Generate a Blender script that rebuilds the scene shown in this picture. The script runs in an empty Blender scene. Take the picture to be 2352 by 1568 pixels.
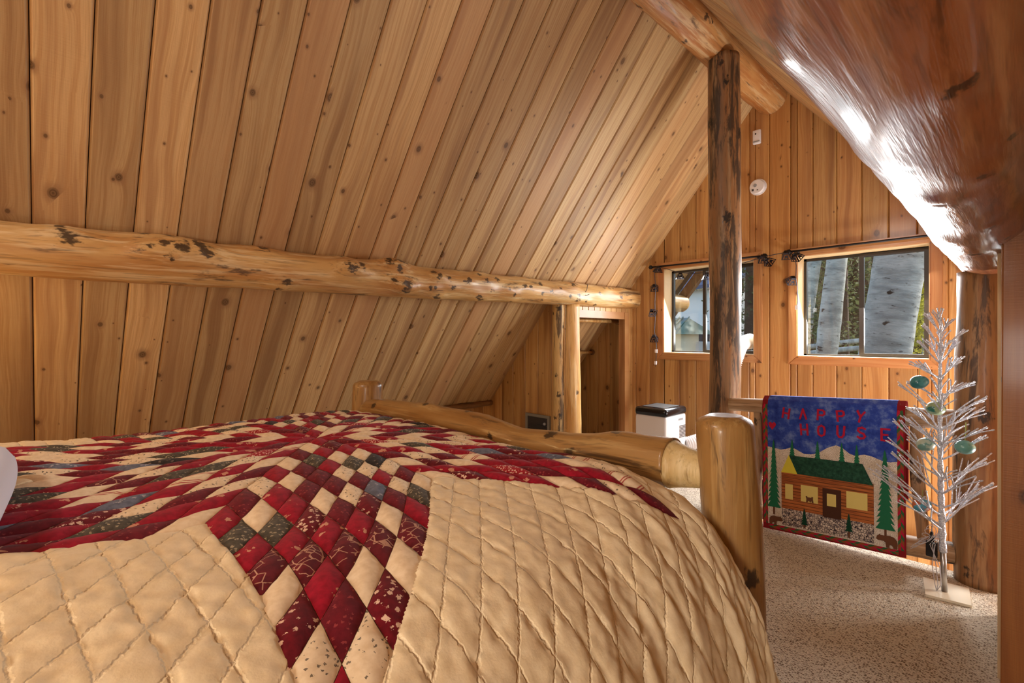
import bpy, bmesh, math, random
import numpy as np
from mathutils import Vector, Matrix

# ------------------------------------------------------------------ camera, world, lights
scene = bpy.context.scene
COL = scene.collection
H = 1.30                                  # eye height above the loft carpet
F_PX, PSI, V0 = 1118.67, 0.8058, 773.34
cam_d = bpy.data.cameras.new('camera')
cam = bpy.data.objects.new('camera', cam_d)
COL.objects.link(cam)
cam.location = (0, 0, H)
cam.rotation_euler = (math.pi / 2, 0, PSI)
cam_d.sensor_width = 36.0
cam_d.lens = F_PX * 36.0 / 2352.0
cam_d.shift_y = -(784.0 - V0) / 2352.0
cam_d.clip_start = 0.02
scene.camera = cam

world = bpy.data.worlds.new('sky')
scene.world = world
world.use_nodes = True
wn = world.node_tree.nodes
wl = world.node_tree.links
bg = wn['Background']
sky = wn.new('ShaderNodeTexSky')
sky.sky_type = 'NISHITA'
sky.sun_disc = False
sky.sun_elevation = math.radians(38)
sky.sun_rotation = math.radians(35)
wl.new(sky.outputs[0], bg.inputs[0])
bg.inputs[1].default_value = 0.58

def add_light(name, typ, loc, energy, color, size=None, size_y=None, aim=None):
    d = bpy.data.lights.new(name, typ)
    o = bpy.data.objects.new(name, d)
    COL.objects.link(o)
    o.location = loc
    d.energy = energy
    d.color = color
    if typ == 'AREA':
        d.shape = 'RECTANGLE'
        d.size = size
        d.size_y = size_y or size
    elif typ == 'POINT':
        d.shadow_soft_size = size or 0.1
    elif typ == 'SUN':
        d.angle = size
    if aim is not None:
        o.rotation_euler = (Vector(aim) - Vector(loc)).to_track_quat('-Z', 'Y').to_euler()
    return o

add_light('sun', 'SUN', (6, 12, 9), 7.5, (1.0, 0.93, 0.82), math.radians(1.5), aim=(2.2, 5.0, 4.3))
# daylight of the storey below, coming up through the stair opening behind the railing
add_light('stairwell_daylight', 'AREA', (-0.50, 4.20, -1.9), 75, (1.0, 0.98, 0.96), 0.9, 0.7, aim=(-1.1, 3.9, 2.0))
add_light('stair_window_daylight', 'AREA', (0.62, 4.05, 0.30), 62, (1.0, 0.98, 0.96), 0.30, 0.30, aim=(-1.9, 3.75, 2.3))
# daylight of the gable windows
add_light('window_daylight_east', 'AREA', (-0.92, 4.955, 1.57), 105, (0.95, 0.98, 1.0), 0.84, 0.82, aim=(-0.72, 2.2, -0.4))
add_light('window_daylight_west', 'AREA', (-2.20, 4.955, 1.57), 50, (0.95, 0.98, 1.0), 0.84, 0.82, aim=(-2.10, 2.2, -0.2))
# bedside lamps at the head of the bed, and two fill lights added behind the camera
add_light('bedside_lamp_far', 'POINT', (-3.05, -0.80, 1.35), 24, (1.0, 0.60, 0.24), 0.12)
add_light('bedside_lamp_near', 'POINT', (-0.80, -0.80, 1.50), 13, (1.0, 0.60, 0.20), 0.12)
add_light('landing_fill_light', 'AREA', (0.10, -1.40, 1.12), 36, (1.0, 0.95, 0.88), 0.5, 0.5, aim=(-0.55, 3.5, 0.45))  # added fill that brightens the carpet and hanging quilt, no window here
add_light('rear_fill_light', 'AREA', (-1.6, -1.9, 3.28), 66, (1.0, 0.98, 0.95), 0.9, 0.4, aim=(-1.2, 3.4, 0.9))  # added soft room fill, the rear gable has no opening

scene.view_settings.view_transform = 'Standard'
scene.view_settings.look = 'None'
scene.view_settings.gamma = 1.0
scene.view_settings.use_curve_mapping = False
scene.view_settings.exposure = -0.44

random.seed(7)
rng = np.random.default_rng(7)
PI = math.pi

def V(x, y, z):
    """camera-height coordinates -> world"""
    return Vector((x, y, z + H))

def srgb(r, g, b):
    f = lambda c: (c / 255 / 12.92) if c / 255 <= 0.04045 else ((c / 255 + 0.055) / 1.055) ** 2.4
    return (f(r), f(g), f(b), 1.0)

# ------------------------------------------------------------------ node helpers
class NT:
    def __init__(s, name, rough=0.6, spec=0.4, metallic=0.0, coat=0.0):
        s.m = bpy.data.materials.new(name)
        s.m.use_nodes = True
        s.n = s.m.node_tree.nodes
        s.l = s.m.node_tree.links
        s.b = s.n['Principled BSDF']
        s.b.inputs['Roughness'].default_value = rough
        s.b.inputs['Specular IOR Level'].default_value = spec
        s.b.inputs['Metallic'].default_value = metallic
        s.b.inputs['Coat Weight'].default_value = coat
        s.b.inputs['Coat Roughness'].default_value = 0.12
    def new(s, t, **kw):
        nd = s.n.new(t)
        for k, v in kw.items():
            setattr(nd, k, v)
        return nd
    def set(s, sock, v):
        if hasattr(v, 'links') or isinstance(v, bpy.types.NodeSocket):
            s.l.new(v, sock)
        else:
            sock.default_value = v
    def math(s, op, a, b=None, c=None, clamp=False):
        nd = s.new('ShaderNodeMath', operation=op, use_clamp=clamp)
        s.set(nd.inputs[0], a)
        if b is not None: s.set(nd.inputs[1], b)
        if c is not None: s.set(nd.inputs[2], c)
        return nd.outputs[0]
    def vmath(s, op, a, b=None):
        nd = s.new('ShaderNodeVectorMath', operation=op)
        s.set(nd.inputs[0], a)
        if b is not None: s.set(nd.inputs[1], b)
        return nd.outputs[1] if op in ('LENGTH', 'DISTANCE', 'DOT_PRODUCT') else nd.outputs[0]
    def noise(s, vec, scale=1.0, detail=3.0, rough=0.55, dist=0.0):
        nd = s.new('ShaderNodeTexNoise')
        s.l.new(vec, nd.inputs['Vector'])
        nd.inputs['Scale'].default_value = scale
        nd.inputs['Detail'].default_value = detail
        nd.inputs['Roughness'].default_value = rough
        nd.inputs['Distortion'].default_value = dist
        return nd.outputs['Fac']
    def voronoi(s, vec, scale=1.0, feature='F1', rnd=1.0):
        nd = s.new('ShaderNodeTexVoronoi', feature=feature)
        s.l.new(vec, nd.inputs['Vector'])
        nd.inputs['Scale'].default_value = scale
        nd.inputs['Randomness'].default_value = rnd
        return nd
    def ramp(s, fac, stops, interp='LINEAR'):
        nd = s.new('ShaderNodeValToRGB')
        nd.color_ramp.interpolation = interp
        el = nd.color_ramp.elements
        while len(el) < len(stops): el.new(0.5)
        for e, (p, c) in zip(el, stops):
            e.position = p
            e.color = c if len(c) == 4 else (*c, 1)
        s.l.new(fac, nd.inputs[0])
        return nd.outputs[0]
    def mix(s, fac, a, b, blend='MIX'):
        nd = s.new('ShaderNodeMix', data_type='RGBA', blend_type=blend)
        s.set(nd.inputs[0], fac)
        s.set(nd.inputs[6], a)
        s.set(nd.inputs[7], b)
        return nd.outputs[2]
    def smooth(s, x, lo, hi):
        nd = s.new('ShaderNodeMapRange', interpolation_type='SMOOTHSTEP')
        s.set(nd.inputs[0], x)
        s.set(nd.inputs[1], lo); s.set(nd.inputs[2], hi)
        return nd.outputs[0]
    def map(s, vec, scale=(1, 1, 1), loc=(0, 0, 0)):
        nd = s.new('ShaderNodeMapping')
        s.l.new(vec, nd.inputs[0])
        nd.inputs['Location'].default_value = loc
        nd.inputs['Scale'].default_value = scale
        return nd.outputs[0]
    def objc(s):
        return s.new('ShaderNodeTexCoord').outputs['Object']
    def uv(s):
        return s.new('ShaderNodeTexCoord').outputs['UV']
    def rand(s):
        return s.new('ShaderNodeObjectInfo').outputs['Random']
    def bump(s, h, strength=0.3, dist=0.002):
        nd = s.new('ShaderNodeBump')
        nd.inputs['Strength'].default_value = strength
        nd.inputs['Distance'].default_value = dist
        s.l.new(h, nd.inputs['Height'])
        s.l.new(nd.outputs[0], s.b.inputs['Normal'])
    def col(s, c):
        s.set(s.b.inputs['Base Color'], c)
        return s

def plain(name, c, rough=0.6, spec=0.4, metallic=0.0, coat=0.0, var=0.0, vscale=20):
    t = NT(name, rough, spec, metallic, coat)
    if var:
        n = t.noise(t.objc(), vscale, 4)
        dark = tuple(x * (1 - var) for x in c[:3]) + (1,)
        t.col(t.mix(n, dark, c))
    else:
        t.col(c)
    return t.m

def plank_wood(name, light, mid, dark, red, rough=0.5, coat=0.0, knot_density=1.0, saw=0.35):
    """board local x = across, z = along the grain"""
    t = NT(name, rough, 0.35, 0, coat)
    rnd = t.rand()
    off = t.new('ShaderNodeCombineXYZ')
    t.set(off.inputs[0], t.math('MULTIPLY', rnd, 37.0))
    t.set(off.inputs[1], t.math('MULTIPLY', rnd, 11.0))
    t.set(off.inputs[2], t.math('MULTIPLY', rnd, 91.0))
    p = t.vmath('ADD', t.objc(), off.outputs[0])
    # knots
    def knots(sx, sz, rmin, rmax, thr, shift):
        sc = t.map(p, (sx, 0.0, sz), (shift, 0, shift))
        vo = t.voronoi(sc, 1.0, 'F1', 0.9)
        dv = t.vmath('SUBTRACT', sc, vo.outputs['Position'])
        real = t.map(dv, (1 / sx, 0.0, 0.72 / sz))
        d = t.vmath('LENGTH', real)
        cs = t.new('ShaderNodeSeparateColor')
        t.l.new(vo.outputs['Color'], cs.inputs[0])
        r = t.math('MULTIPLY_ADD', cs.outputs[0], rmax - rmin, rmin)
        on = t.math('GREATER_THAN', cs.outputs[1], thr)
        dn = t.math('DIVIDE', d, r)
        return d, dn, on
    d1, k1, on1 = knots(6.0, 2.2, 0.005, 0.021, 1 - 0.30 * knot_density, 0.0)
    d2, k2, on2 = knots(10.0, 4.2, 0.002, 0.007, 1 - 0.26 * knot_density, 3.7)
    warp = t.math('MULTIPLY', t.math('MULTIPLY', t.math('POWER', 2.718, t.math('MULTIPLY', k1, -0.55)), on1), 0.03)
    # grain
    wob = t.noise(t.map(p, (2, 1, 1.1)), 1.0, 2)
    gx = t.new('ShaderNodeSeparateXYZ')
    t.l.new(p, gx.inputs[0])
    x = t.math('ADD', t.math('ADD', gx.outputs[0], t.math('MULTIPLY', wob, 0.09)), warp)
    gv = t.new('ShaderNodeCombineXYZ')
    t.set(gv.inputs[0], t.math('MULTIPLY', x, 95.0))
    t.set(gv.inputs[2], t.math('MULTIPLY', gx.outputs[2], 1.3))
    t.set(gv.inputs[1], t.math('MULTIPLY', rnd, 50.0))
    grain = t.noise(gv.outputs[0], 1.0, 3, 0.6)
    gv2 = t.new('ShaderNodeCombineXYZ')
    t.set(gv2.inputs[0], t.math('MULTIPLY', x, 11.0))
    t.set(gv2.inputs[2], t.math('MULTIPLY', gx.outputs[2], 0.5))
    broad = t.noise(gv2.outputs[0], 1.0, 2, 0.5)
    fine = t.noise(t.map(p, (420, 1, 9)), 1.0, 2)
    c = t.mix(t.smooth(grain, 0.40, 0.64), light, mid)
    c = t.mix(t.math('MULTIPLY', t.smooth(broad, 0.46, 0.66), 0.72), c, dark)
    c = t.mix(t.math('MULTIPLY', t.smooth(t.math('FRACT', t.math('MULTIPLY', rnd, 7.31)), 0.35, 1.0), 0.55), c, red, 'MIX')
    c = t.mix(t.math('MULTIPLY', t.smooth(fine, 0.35, 0.75), 0.24), c, dark)
    br = t.math('MULTIPLY_ADD', t.math('FRACT', t.math('MULTIPLY', rnd, 13.7)), 0.36, 0.76)
    bc = t.new('ShaderNodeCombineColor')
    for i in range(3): t.set(bc.inputs[i], br)
    c = t.mix(1.0, c, bc.outputs[0], 'MULTIPLY')
    kdark = tuple(v * 0.30 for v in dark[:3]) + (1,)
    halo = tuple(v * 0.60 for v in red[:3]) + (1,)
    for kk, on, st in ((k1, on1, 1.0), (k2, on2, 1.0)):
        hm = t.math('MULTIPLY', t.math('SUBTRACT', 1.0, t.smooth(kk, 0.9, 2.6)), on)
        c = t.mix(t.math('MULTIPLY', hm, 0.55), c, halo)
        rings = t.math('MULTIPLY_ADD', t.math('SINE', t.math('MULTIPLY', kk, 14.0)), 0.16, 0.74)
        km = t.math('MULTIPLY', t.math('MULTIPLY', t.math('SUBTRACT', 1.0, t.smooth(kk, 0.75, 1.15)), on), rings)
        c = t.mix(km, c, kdark)
    t.col(c)
    sawn = t.noise(t.map(p, (3, 1, 260)), 1.0, 2)
    t.bump(sawn, 0.22 * saw / 0.35, 0.0022)
    return t.m

def log_wood(name, base, warm, pale, dark, dark_amt=0.4, rough=0.45, coat=0.0, streak=1.0, bump=0.35):
    """log local z = along the axis; 'knot' point attribute darkens knots"""
    t = NT(name, rough, 0.4, 0, coat)
    p = t.objc()
    n1 = t.noise(t.map(p, (7, 7, 0.9)), 1.0, 4, 0.6)
    n2 = t.noise(t.map(p, (30, 30, 1.8), (3, 1, 2)), 1.0, 4, 0.65)
    n3 = t.noise(t.map(p, (13, 13, 1.9), (9, 4, 7)), 1.0, 5, 0.72, 0.5)
    n4 = t.noise(t.map(p, (90, 90, 5)), 1.0, 3)
    c = t.mix(t.smooth(n1, 0.42, 0.60), base, warm)
    c = t.mix(t.math('MULTIPLY', t.smooth(n2, 0.50, 0.64), 0.75), c, pale)
    lo = 0.64 - 0.22 * dark_amt
    c = t.mix(t.math('MULTIPLY', t.smooth(n3, lo, lo + 0.10), 0.85 * streak), c, dark)
    c = t.mix(t.math('MULTIPLY', t.smooth(n4, 0.52, 0.70), 0.40), c, dark)
    at = t.new('ShaderNodeAttribute', attribute_name='knot')
    kn = t.noise(t.map(p, (60, 60, 30)), 1.0, 3)
    km = t.smooth(t.math('ADD', at.outputs['Fac'], t.math('MULTIPLY', t.math('SUBTRACT', kn, 0.5), 1.9)), 0.42, 0.80)
    c = t.mix(t.math('MULTIPLY', km, 0.92), c, tuple(v * 0.45 for v in dark[:3]) + (1,))
    t.col(c)
    t.bump(n2, bump, 0.006)
    return t.m

M = {}
M['ceil'] = plank_wood('ceiling_board_wood', srgb(212, 178, 128), srgb(196, 156, 106), srgb(160, 118, 78), srgb(188, 140, 98), 0.55)
M['gable'] = plank_wood('gable_board_wood', srgb(202, 158, 98), srgb(186, 136, 78), srgb(142, 94, 52), srgb(172, 114, 66), 0.42, 0.12, 1.25)
M['trim'] = plank_wood('window_casing_wood', srgb(204, 152, 98), srgb(190, 130, 78), srgb(150, 96, 54), srgb(180, 110, 64), 0.4, 0.15)
M['panel'] = plank_wood('partition_board_wood', srgb(176, 116, 58), srgb(160, 100, 46), srgb(124, 72, 32), srgb(150, 88, 40), 0.45, 0.1, 0.6)
M['jamb'] = plain('jamb_wood', srgb(216, 190, 150), 0.5, var=0.15)
M['back'] = plain('backing_wood', srgb(60, 38, 22), 0.9)
M['purlin'] = log_wood('purlin_log_wood', srgb(206, 164, 104), srgb(186, 134, 76), srgb(222, 194, 146), srgb(84, 62, 46), 0.36, 0.42, 0.12)
M['ridge'] = log_wood('ridge_log_wood', srgb(190, 138, 82), srgb(170, 108, 54), srgb(206, 172, 126), srgb(96, 64, 40), 0.25, 0.5, 0.05)
M['bigl'] = log_wood('varnished_log_wood', srgb(150, 88, 50), srgb(128, 68, 34), srgb(176, 122, 80), srgb(62, 34, 20), 0.40, 0.30, 0.35, 0.7, 0.8)
M['darkpost'] = log_wood('charred_post_wood', srgb(132, 98, 66), srgb(146, 98, 58), srgb(156, 128, 96), srgb(42, 35, 32), 0.74, 0.5, 0.05)
M['post'] = log_wood('peeled_post_wood', srgb(208, 162, 98), srgb(192, 138, 74), srgb(220, 182, 126), srgb(120, 82, 48), 0.10, 0.45, 0.1)
M['brownpost'] = log_wood('brown_post_wood', srgb(142, 104, 66), srgb(126, 84, 50), srgb(162, 128, 90), srgb(58, 44, 34), 0.45, 0.5, 0.05)
M['bark'] = log_wood('bark_slab_wood', srgb(206, 168, 108), srgb(186, 138, 80), srgb(216, 182, 126), srgb(62, 44, 32), 0.62, 0.6)
M['bedlog'] = log_wood('bed_log_wood', srgb(160, 120, 68), srgb(140, 96, 46), srgb(180, 144, 90), srgb(74, 52, 34), 0.34, 0.36, 0.25)
M['grey_log'] = log_wood('weathered_rail_wood', srgb(168, 136, 102), srgb(150, 114, 78), srgb(192, 164, 132), srgb(84, 64, 48), 0.35, 0.55)
M['tenon'] = log_wood('cut_tenon_wood', srgb(214, 188, 132), srgb(202, 168, 108), srgb(226, 204, 156), srgb(150, 118, 70), 0.05, 0.5)
M['bronze'] = plain('bronze_window_frame', srgb(40, 32, 26), 0.4, 0.5)
M['black'] = plain('black_plastic', srgb(16, 16, 22), 0.18, 0.5)
M['iron'] = plain('black_iron', srgb(30, 30, 36), 0.45, 0.5, 0.3)
M['tin'] = plain('dark_tin', srgb(46, 44, 50), 0.35, 0.5, 0.7)
M['white'] = plain('white_plastic', srgb(232, 228, 228), 0.4, 0.5)
M['grey'] = plain('grey_plastic', srgb(150, 150, 152), 0.5, 0.5)
M['darkgrey'] = plain('dark_grille_metal', srgb(52, 48, 46), 0.5, 0.5)
M['hgrey'] = plain('heater_frame_paint', srgb(128, 122, 110), 0.5, 0.5)
M['ivory'] = plain('ivory_base_plate', srgb(226, 214, 192), 0.35, 0.5)
M['cord'] = plain('clear_cord', srgb(196, 190, 196), 0.35, 0.6)
M['ribbon'] = plain('green_ribbon', srgb(150, 160, 90), 0.6)

def silver():
    t = NT('silver_foil_wrap', 0.28, 0.7, 0.10)
    n = t.voronoi(t.map(t.objc(), (150, 150, 220)), 1.0)
    t.col(t.mix(t.smooth(n.outputs['Distance'], 0.1, 0.8), srgb(240, 244, 252), srgb(176, 178, 194)))
    t.bump(n.outputs['Distance'], 0.9, 0.003)
    return t.m
M['silver'] = silver()

def glass_mat():
    m = bpy.data.materials.new('window_glass')
    m.use_nodes = True
    n, l = m.node_tree.nodes, m.node_tree.links
    n.remove(n['Principled BSDF'])
    tr = n.new('ShaderNodeBsdfTransparent')
    tr.inputs[0].default_value = (0.93, 0.95, 0.95, 1)
    gl = n.new('ShaderNodeBsdfGlossy')
    gl.inputs['Roughness'].default_value = 0.03
    mx = n.new('ShaderNodeMixShader')
    mx.inputs[0].default_value = 0.05
    l.new(tr.outputs[0], mx.inputs[1]); l.new(gl.outputs[0], mx.inputs[2])
    l.new(mx.outputs[0], n['Material Output'].inputs[0])
    return m
M['glass'] = glass_mat()

def carpet_mat():
    t = NT('speckled_carpet', 0.95, 0.1)
    p = t.objc()
    n1 = t.noise(t.map(p, (1, 1, 1)), 150, 3, 0.6)
    v = t.voronoi(t.map(p, (1, 1.7, 1)), 120)
    cs = t.new('ShaderNodeSeparateColor'); t.l.new(v.outputs['Color'], cs.inputs[0])
    fleck = t.math('MULTIPLY', t.math('GREATER_THAN', cs.outputs[0], 0.66), t.math('LESS_THAN', v.outputs['Distance'], 0.55))
    c = t.mix(t.smooth(n1, 0.3, 0.7), srgb(196, 184, 166), srgb(240, 230, 214))
    c = t.mix(t.math('MULTIPLY', fleck, 0.85), c, srgb(108, 82, 60))
    t.col(c)
    t.bump(t.math('ADD', n1, v.outputs['Distance']), 0.9, 0.006)
    return t.m
M['carpet'] = carpet_mat()

# ------------------------------------------------------------------ object helpers
def link(o, parent=None):
    COL.objects.link(o)
    if parent is not None:
        o.parent = parent
    return o

def tag(o, label=None, cat=None, group=None, kind=None):
    if label: o['label'] = label
    if cat: o['category'] = cat
    if group: o['group'] = group
    if kind: o['kind'] = kind
    return o

def empty(name, loc=(0, 0, 0)):
    o = bpy.data.objects.new(name, None)
    o.empty_display_size = 0.1
    o.location = loc
    COL.objects.link(o)
    return o

def child_of(o, parent):
    """parent o keeping its world placement (parents here carry a translation only)"""
    o.parent = parent
    o.matrix_parent_inverse = Matrix.Translation(-Vector(parent.location)) if parent.parent is None else \
        Matrix.Translation(-(Vector(parent.location) ))
    return o

class MB:
    def __init__(s):
        s.v = []; s.f = []; s.mi = []; s.uv = []
    def add(s, vs, fs, mi=0):
        k = len(s.v)
        s.v += [tuple(v) for v in vs]
        s.f += [tuple(i + k for i in f) for f in fs]
        s.mi += [mi] * len(fs)
        return s
    def box(s, lo, hi, mi=0):
        x0, y0, z0 = lo; x1, y1, z1 = hi
        return s.add([(x0, y0, z0), (x1, y0, z0), (x1, y1, z0), (x0, y1, z0), (x0, y0, z1), (x1, y0, z1), (x1, y1, z1), (x0, y1, z1)],
                     [(0, 3, 2, 1), (4, 5, 6, 7), (0, 1, 5, 4), (1, 2, 6, 5), (2, 3, 7, 6), (3, 0, 4, 7)], mi)
    def tube(s, pts, radii, seg=8, cap=True, mi=0):
        pts = [Vector(p) for p in pts]
        if not hasattr(radii, '__len__'): radii = [radii] * len(pts)
        n = len(pts)
        ref = None
        rings = []
        for i, p in enumerate(pts):
            d = (pts[min(i + 1, n - 1)] - pts[max(i - 1, 0)])
            if d.length < 1e-9: d = Vector((0, 0, 1))
            d.normalize()
            if ref is None:
                ref = d.orthogonal().normalized()
            ref = (ref - d * ref.dot(d))
            ref = ref.normalized() if ref.length > 1e-6 else d.orthogonal().normalized()
            b = d.cross(ref)
            rings.append([p + (ref * math.cos(2 * PI * k / seg) + b * math.sin(2 * PI * k / seg)) * radii[i] for k in range(seg)])
        vs = [v for r in rings for v in r]
        fs = []
        for i in range(n - 1):
            for k in range(seg):
                a = i * seg + k; b2 = i * seg + (k + 1) % seg
                fs.append((a, b2, b2 + seg, a + seg))
        if cap:
            fs.append(tuple(range(seg - 1, -1, -1)))
            fs.append(tuple((n - 1) * seg + k for k in range(seg)))
        return s.add(vs, fs, mi)
    def lathe(s, prof, seg=24, center=(0, 0, 0), mi=0):
        cx, cy, cz = center
        vs = [(cx + r * math.cos(2 * PI * k / seg), cy + r * math.sin(2 * PI * k / seg), cz + z) for r, z in prof for k in range(seg)]
        fs = []
        n = len(prof)
        for i in range(n - 1):
            for k in range(seg):
                a = i * seg + k; b = i * seg + (k + 1) % seg
                fs.append((a, b, b + seg, a + seg))
        fs.append(tuple(range(seg - 1, -1, -1)))
        fs.append(tuple((n - 1) * seg + k for k in range(seg)))
        return s.add(vs, fs, mi)
    def build(s, name, mats, parent=None, smooth=False, world=True):
        me = bpy.data.meshes.new(name)
        me.from_pydata(s.v, [], s.f)
        for m in (mats if isinstance(mats, (list, tuple)) else [mats]):
            me.materials.append(M[m] if isinstance(m, str) else m)
        if any(s.mi):
            me.polygons.foreach_set('material_index', s.mi)
        if smooth:
            me.polygons.foreach_set('use_smooth', [True] * len(me.polygons))
        me.update()
        o = bpy.data.objects.new(name, me)
        COL.objects.link(o)
        if parent is not None:
            o.parent = parent
            if world:
                base = Vector((0, 0, 0)); q = parent
                while q is not None:
                    base += Vector(q.location); q = q.parent
                o.location = -base
        return o

def auto_smooth(o, ang=35):
    me = o.data
    try:
        me.set_sharp_from_angle(angle=math.radians(ang))
    except Exception:
        pass
    me.polygons.foreach_set('use_smooth', [True] * len(me.polygons))

def bevel_box(name, lo, hi, r, mat, parent=None, seg=3):
    bm = bmesh.new()
    c = [(a + b) / 2 for a, b in zip(lo, hi)]; d = [b - a for a, b in zip(lo, hi)]
    bmesh.ops.create_cube(bm, size=1)
    for v in bm.verts:
        v.co = Vector((c[0] + v.co.x * d[0], c[1] + v.co.y * d[1], c[2] + v.co.z * d[2]))
    bmesh.ops.bevel(bm, geom=list(bm.edges), offset=r, segments=seg, profile=0.5, affect='EDGES')
    me = bpy.data.meshes.new(name); bm.to_mesh(me); bm.free()
    me.materials.append(M[mat]); 
    o = bpy.data.objects.new(name, me); COL.objects.link(o)
    auto_smooth(o)
    if parent is not None:
        o.parent = parent
        base = Vector((0, 0, 0)); q = parent
        while q is not None:
            base += Vector(q.location); q = q.parent
        o.location = -base
    return o

# 2D lattice noise
_T = rng.random((256, 256))
def vnoise(x, y):
    x = np.asarray(x, float); y = np.asarray(y, float)
    xi = np.floor(x).astype(int); yi = np.floor(y).astype(int)
    fx = x - xi; fy = y - yi
    fx = fx * fx * (3 - 2 * fx); fy = fy * fy * (3 - 2 * fy)
    g = lambda a, b: _T[a % 256, b % 256]
    return (g(xi, yi) * (1 - fx) * (1 - fy) + g(xi + 1, yi) * fx * (1 - fy) + g(xi, yi + 1) * (1 - fx) * fy + g(xi + 1, yi + 1) * fx * fy) * 2 - 1

def make_log(name, p0, p1, r0, r1, mat, parent=None, knots=20, bend=0.01, seg=44, step=0.03, amp=0.012, seed=1, extra=(), end_round=0.0, zprof=None, ksize=1.0, wob=0.04):
    """irregular peeled log with knot bumps; the local z axis runs along the log"""
    p0 = Vector(p0); p1 = Vector(p1)
    d = p1 - p0; L = d.length; d.normalize()
    xa = Vector((0, 0, 1)) if abs(d.z) < 0.9 else Vector((1, 0, 0))
    xa = (xa - d * xa.dot(d)).normalized()
    ya = d.cross(xa)
    R = random.Random(seed)
    n = max(4, int(L / step)) + 1
    th = np.linspace(0, 2 * PI, seg, endpoint=False)[None, :]
    z = np.linspace(0, L, n)[:, None]
    t = z / L
    r = r0 + (r1 - r0) * t
    r = r * (1 + wob * vnoise(z * 1.7 + seed * 13.3, seed * 5.1 + 0 * z)) + 0 * th
    cx, sx = np.cos(th), np.sin(th)
    r = r * (1 + 0.035 * vnoise(cx * 1.3 + seed * 7 + 0 * z, sx * 1.3 + z * 1.3 + seed)
             + 0.016 * vnoise(cx * 3 + seed * 3 + 0 * z, sx * 3 + z * 7))
    kn = np.zeros_like(r)
    ks = [(R.uniform(0.02, 0.98) * L, R.uniform(0, 2 * PI), R.uniform(0.4, 1.0) * amp, R.uniform(0.018, 0.034) * ksize) for _ in range(knots)]
    ks += [(a * L, b, c, e) for a, b, c, e in extra]
    for kz, kt, ka, ksg in ks:
        da = np.abs((th - kt + PI) % (2 * PI) - PI) * ((r0 + r1) / 2)
        dz = z - kz
        q = (da / ksg) ** 2 + (dz / (ksg * 1.35)) ** 2
        q2 = (da / (ksg * 1.6)) ** 2 + (dz / (ksg * 3.2)) ** 2
        r = r + ka * np.exp(-q2 * 0.7) - ka * 0.45 * np.exp(-q * 4)
        kn = np.maximum(kn, np.exp(-q * 0.9))
    if end_round:
        e = np.clip(np.minimum(z, L - z) / end_round, 0, 1)
        r = r * np.sqrt(np.clip(1 - 0.45 * (1 - e) ** 2, 0.05, 1))
    bx = bend * np.sin(t * PI * 1.3 + seed); by = bend * np.sin(t * PI * 1.9 + seed * 2)
    if zprof is not None:
        bx = bx + np.interp(t, [q[0] for q in zprof], [q[1] for q in zprof])
        r = r * np.interp(t, [q[0] for q in zprof], [q[2] for q in zprof])
    X = r * cx + bx; Y = r * sx + by; Z = z + 0 * th
    vs = np.stack([X, Y, Z], -1).reshape(-1, 3)
    fs = []
    for i in range(n - 1):
        for k in range(seg):
            a = i * seg + k; b = i * seg + (k + 1) % seg
            fs.append((a, b, b + seg, a + seg))
    fs.append(tuple(range(seg - 1, -1, -1))); fs.append(tuple((n - 1) * seg + k for k in range(seg)))
    me = bpy.data.meshes.new(name)
    me.from_pydata(vs.tolist(), [], fs)
    me.materials.append(M[mat])
    sm = [True] * (len(fs) - 2) + [False, False]
    me.polygons.foreach_set('use_smooth', sm)
    a = me.attributes.new('knot', 'FLOAT', 'POINT')
    a.data.foreach_set('value', kn.reshape(-1))
    me.update()
    o = bpy.data.objects.new(name, me)
    COL.objects.link(o)
    mw = Matrix((xa, ya, d)).transposed().to_4x4()
    mw.translation = p0
    if parent is not None:
        o.parent = parent
        base = Vector((0, 0, 0)); q = parent
        while q is not None:
            base += Vector(q.location); q = q.parent
        mw.translation = p0 - base
    o.matrix_local = mw
    return o

_plank_cache = {}
def plank_mesh(w, L, t=0.02, c=0.007):
    key = (round(w, 4), round(L, 4), t, c)
    if key not in _plank_cache:
        prof = [(-w / 2, c), (-w / 2 + c, 0), (w / 2 - c, 0), (w / 2, c), (w / 2, t), (-w / 2, t)]
        vs = [(x, y, 0) for x, y in prof] + [(x, y, L) for x, y in prof]
        fs = [(i, (i + 1) % 6, (i + 1) % 6 + 6, i + 6) for i in range(6)] + [(5, 4, 3, 2, 1, 0), (6, 7, 8, 9, 10, 11)]
        me = bpy.data.meshes.new('plank')
        me.from_pydata(vs, [], fs)
        _plank_cache[key] = me
    return _plank_cache[key]

def plank(parent, origin, nrm, up, w, L, mat, t=0.02, c=0.007, name='plank'):
    """board: front face normal nrm (into the room), running along up"""
    up = Vector(up).normalized(); y = -Vector(nrm).normalized()
    x = y.cross(up)
    me = plank_mesh(w, L, t, c)
    if mat not in [m.name for m in me.materials if m]:
        if len(me.materials) == 0: me.materials.append(M[mat])
    if me.materials[0] is not M[mat]:
        me = me.copy(); me.materials[0] = M[mat]
        _plank_cache[(round(w, 4), round(L, 4), t, c, mat)] = me
    o = bpy.data.objects.new(name, me)
    COL.objects.link(o)
    mw = Matrix((x, y, up)).transposed().to_4x4()
    mw.translation = Vector(origin)
    o.parent = parent
    base = Vector((0, 0, 0)); q = parent
    while q is not None:
        base += Vector(q.location); q = q.parent
    mw.translation = Vector(origin) - base
    o.matrix_local = mw
    return o

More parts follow.
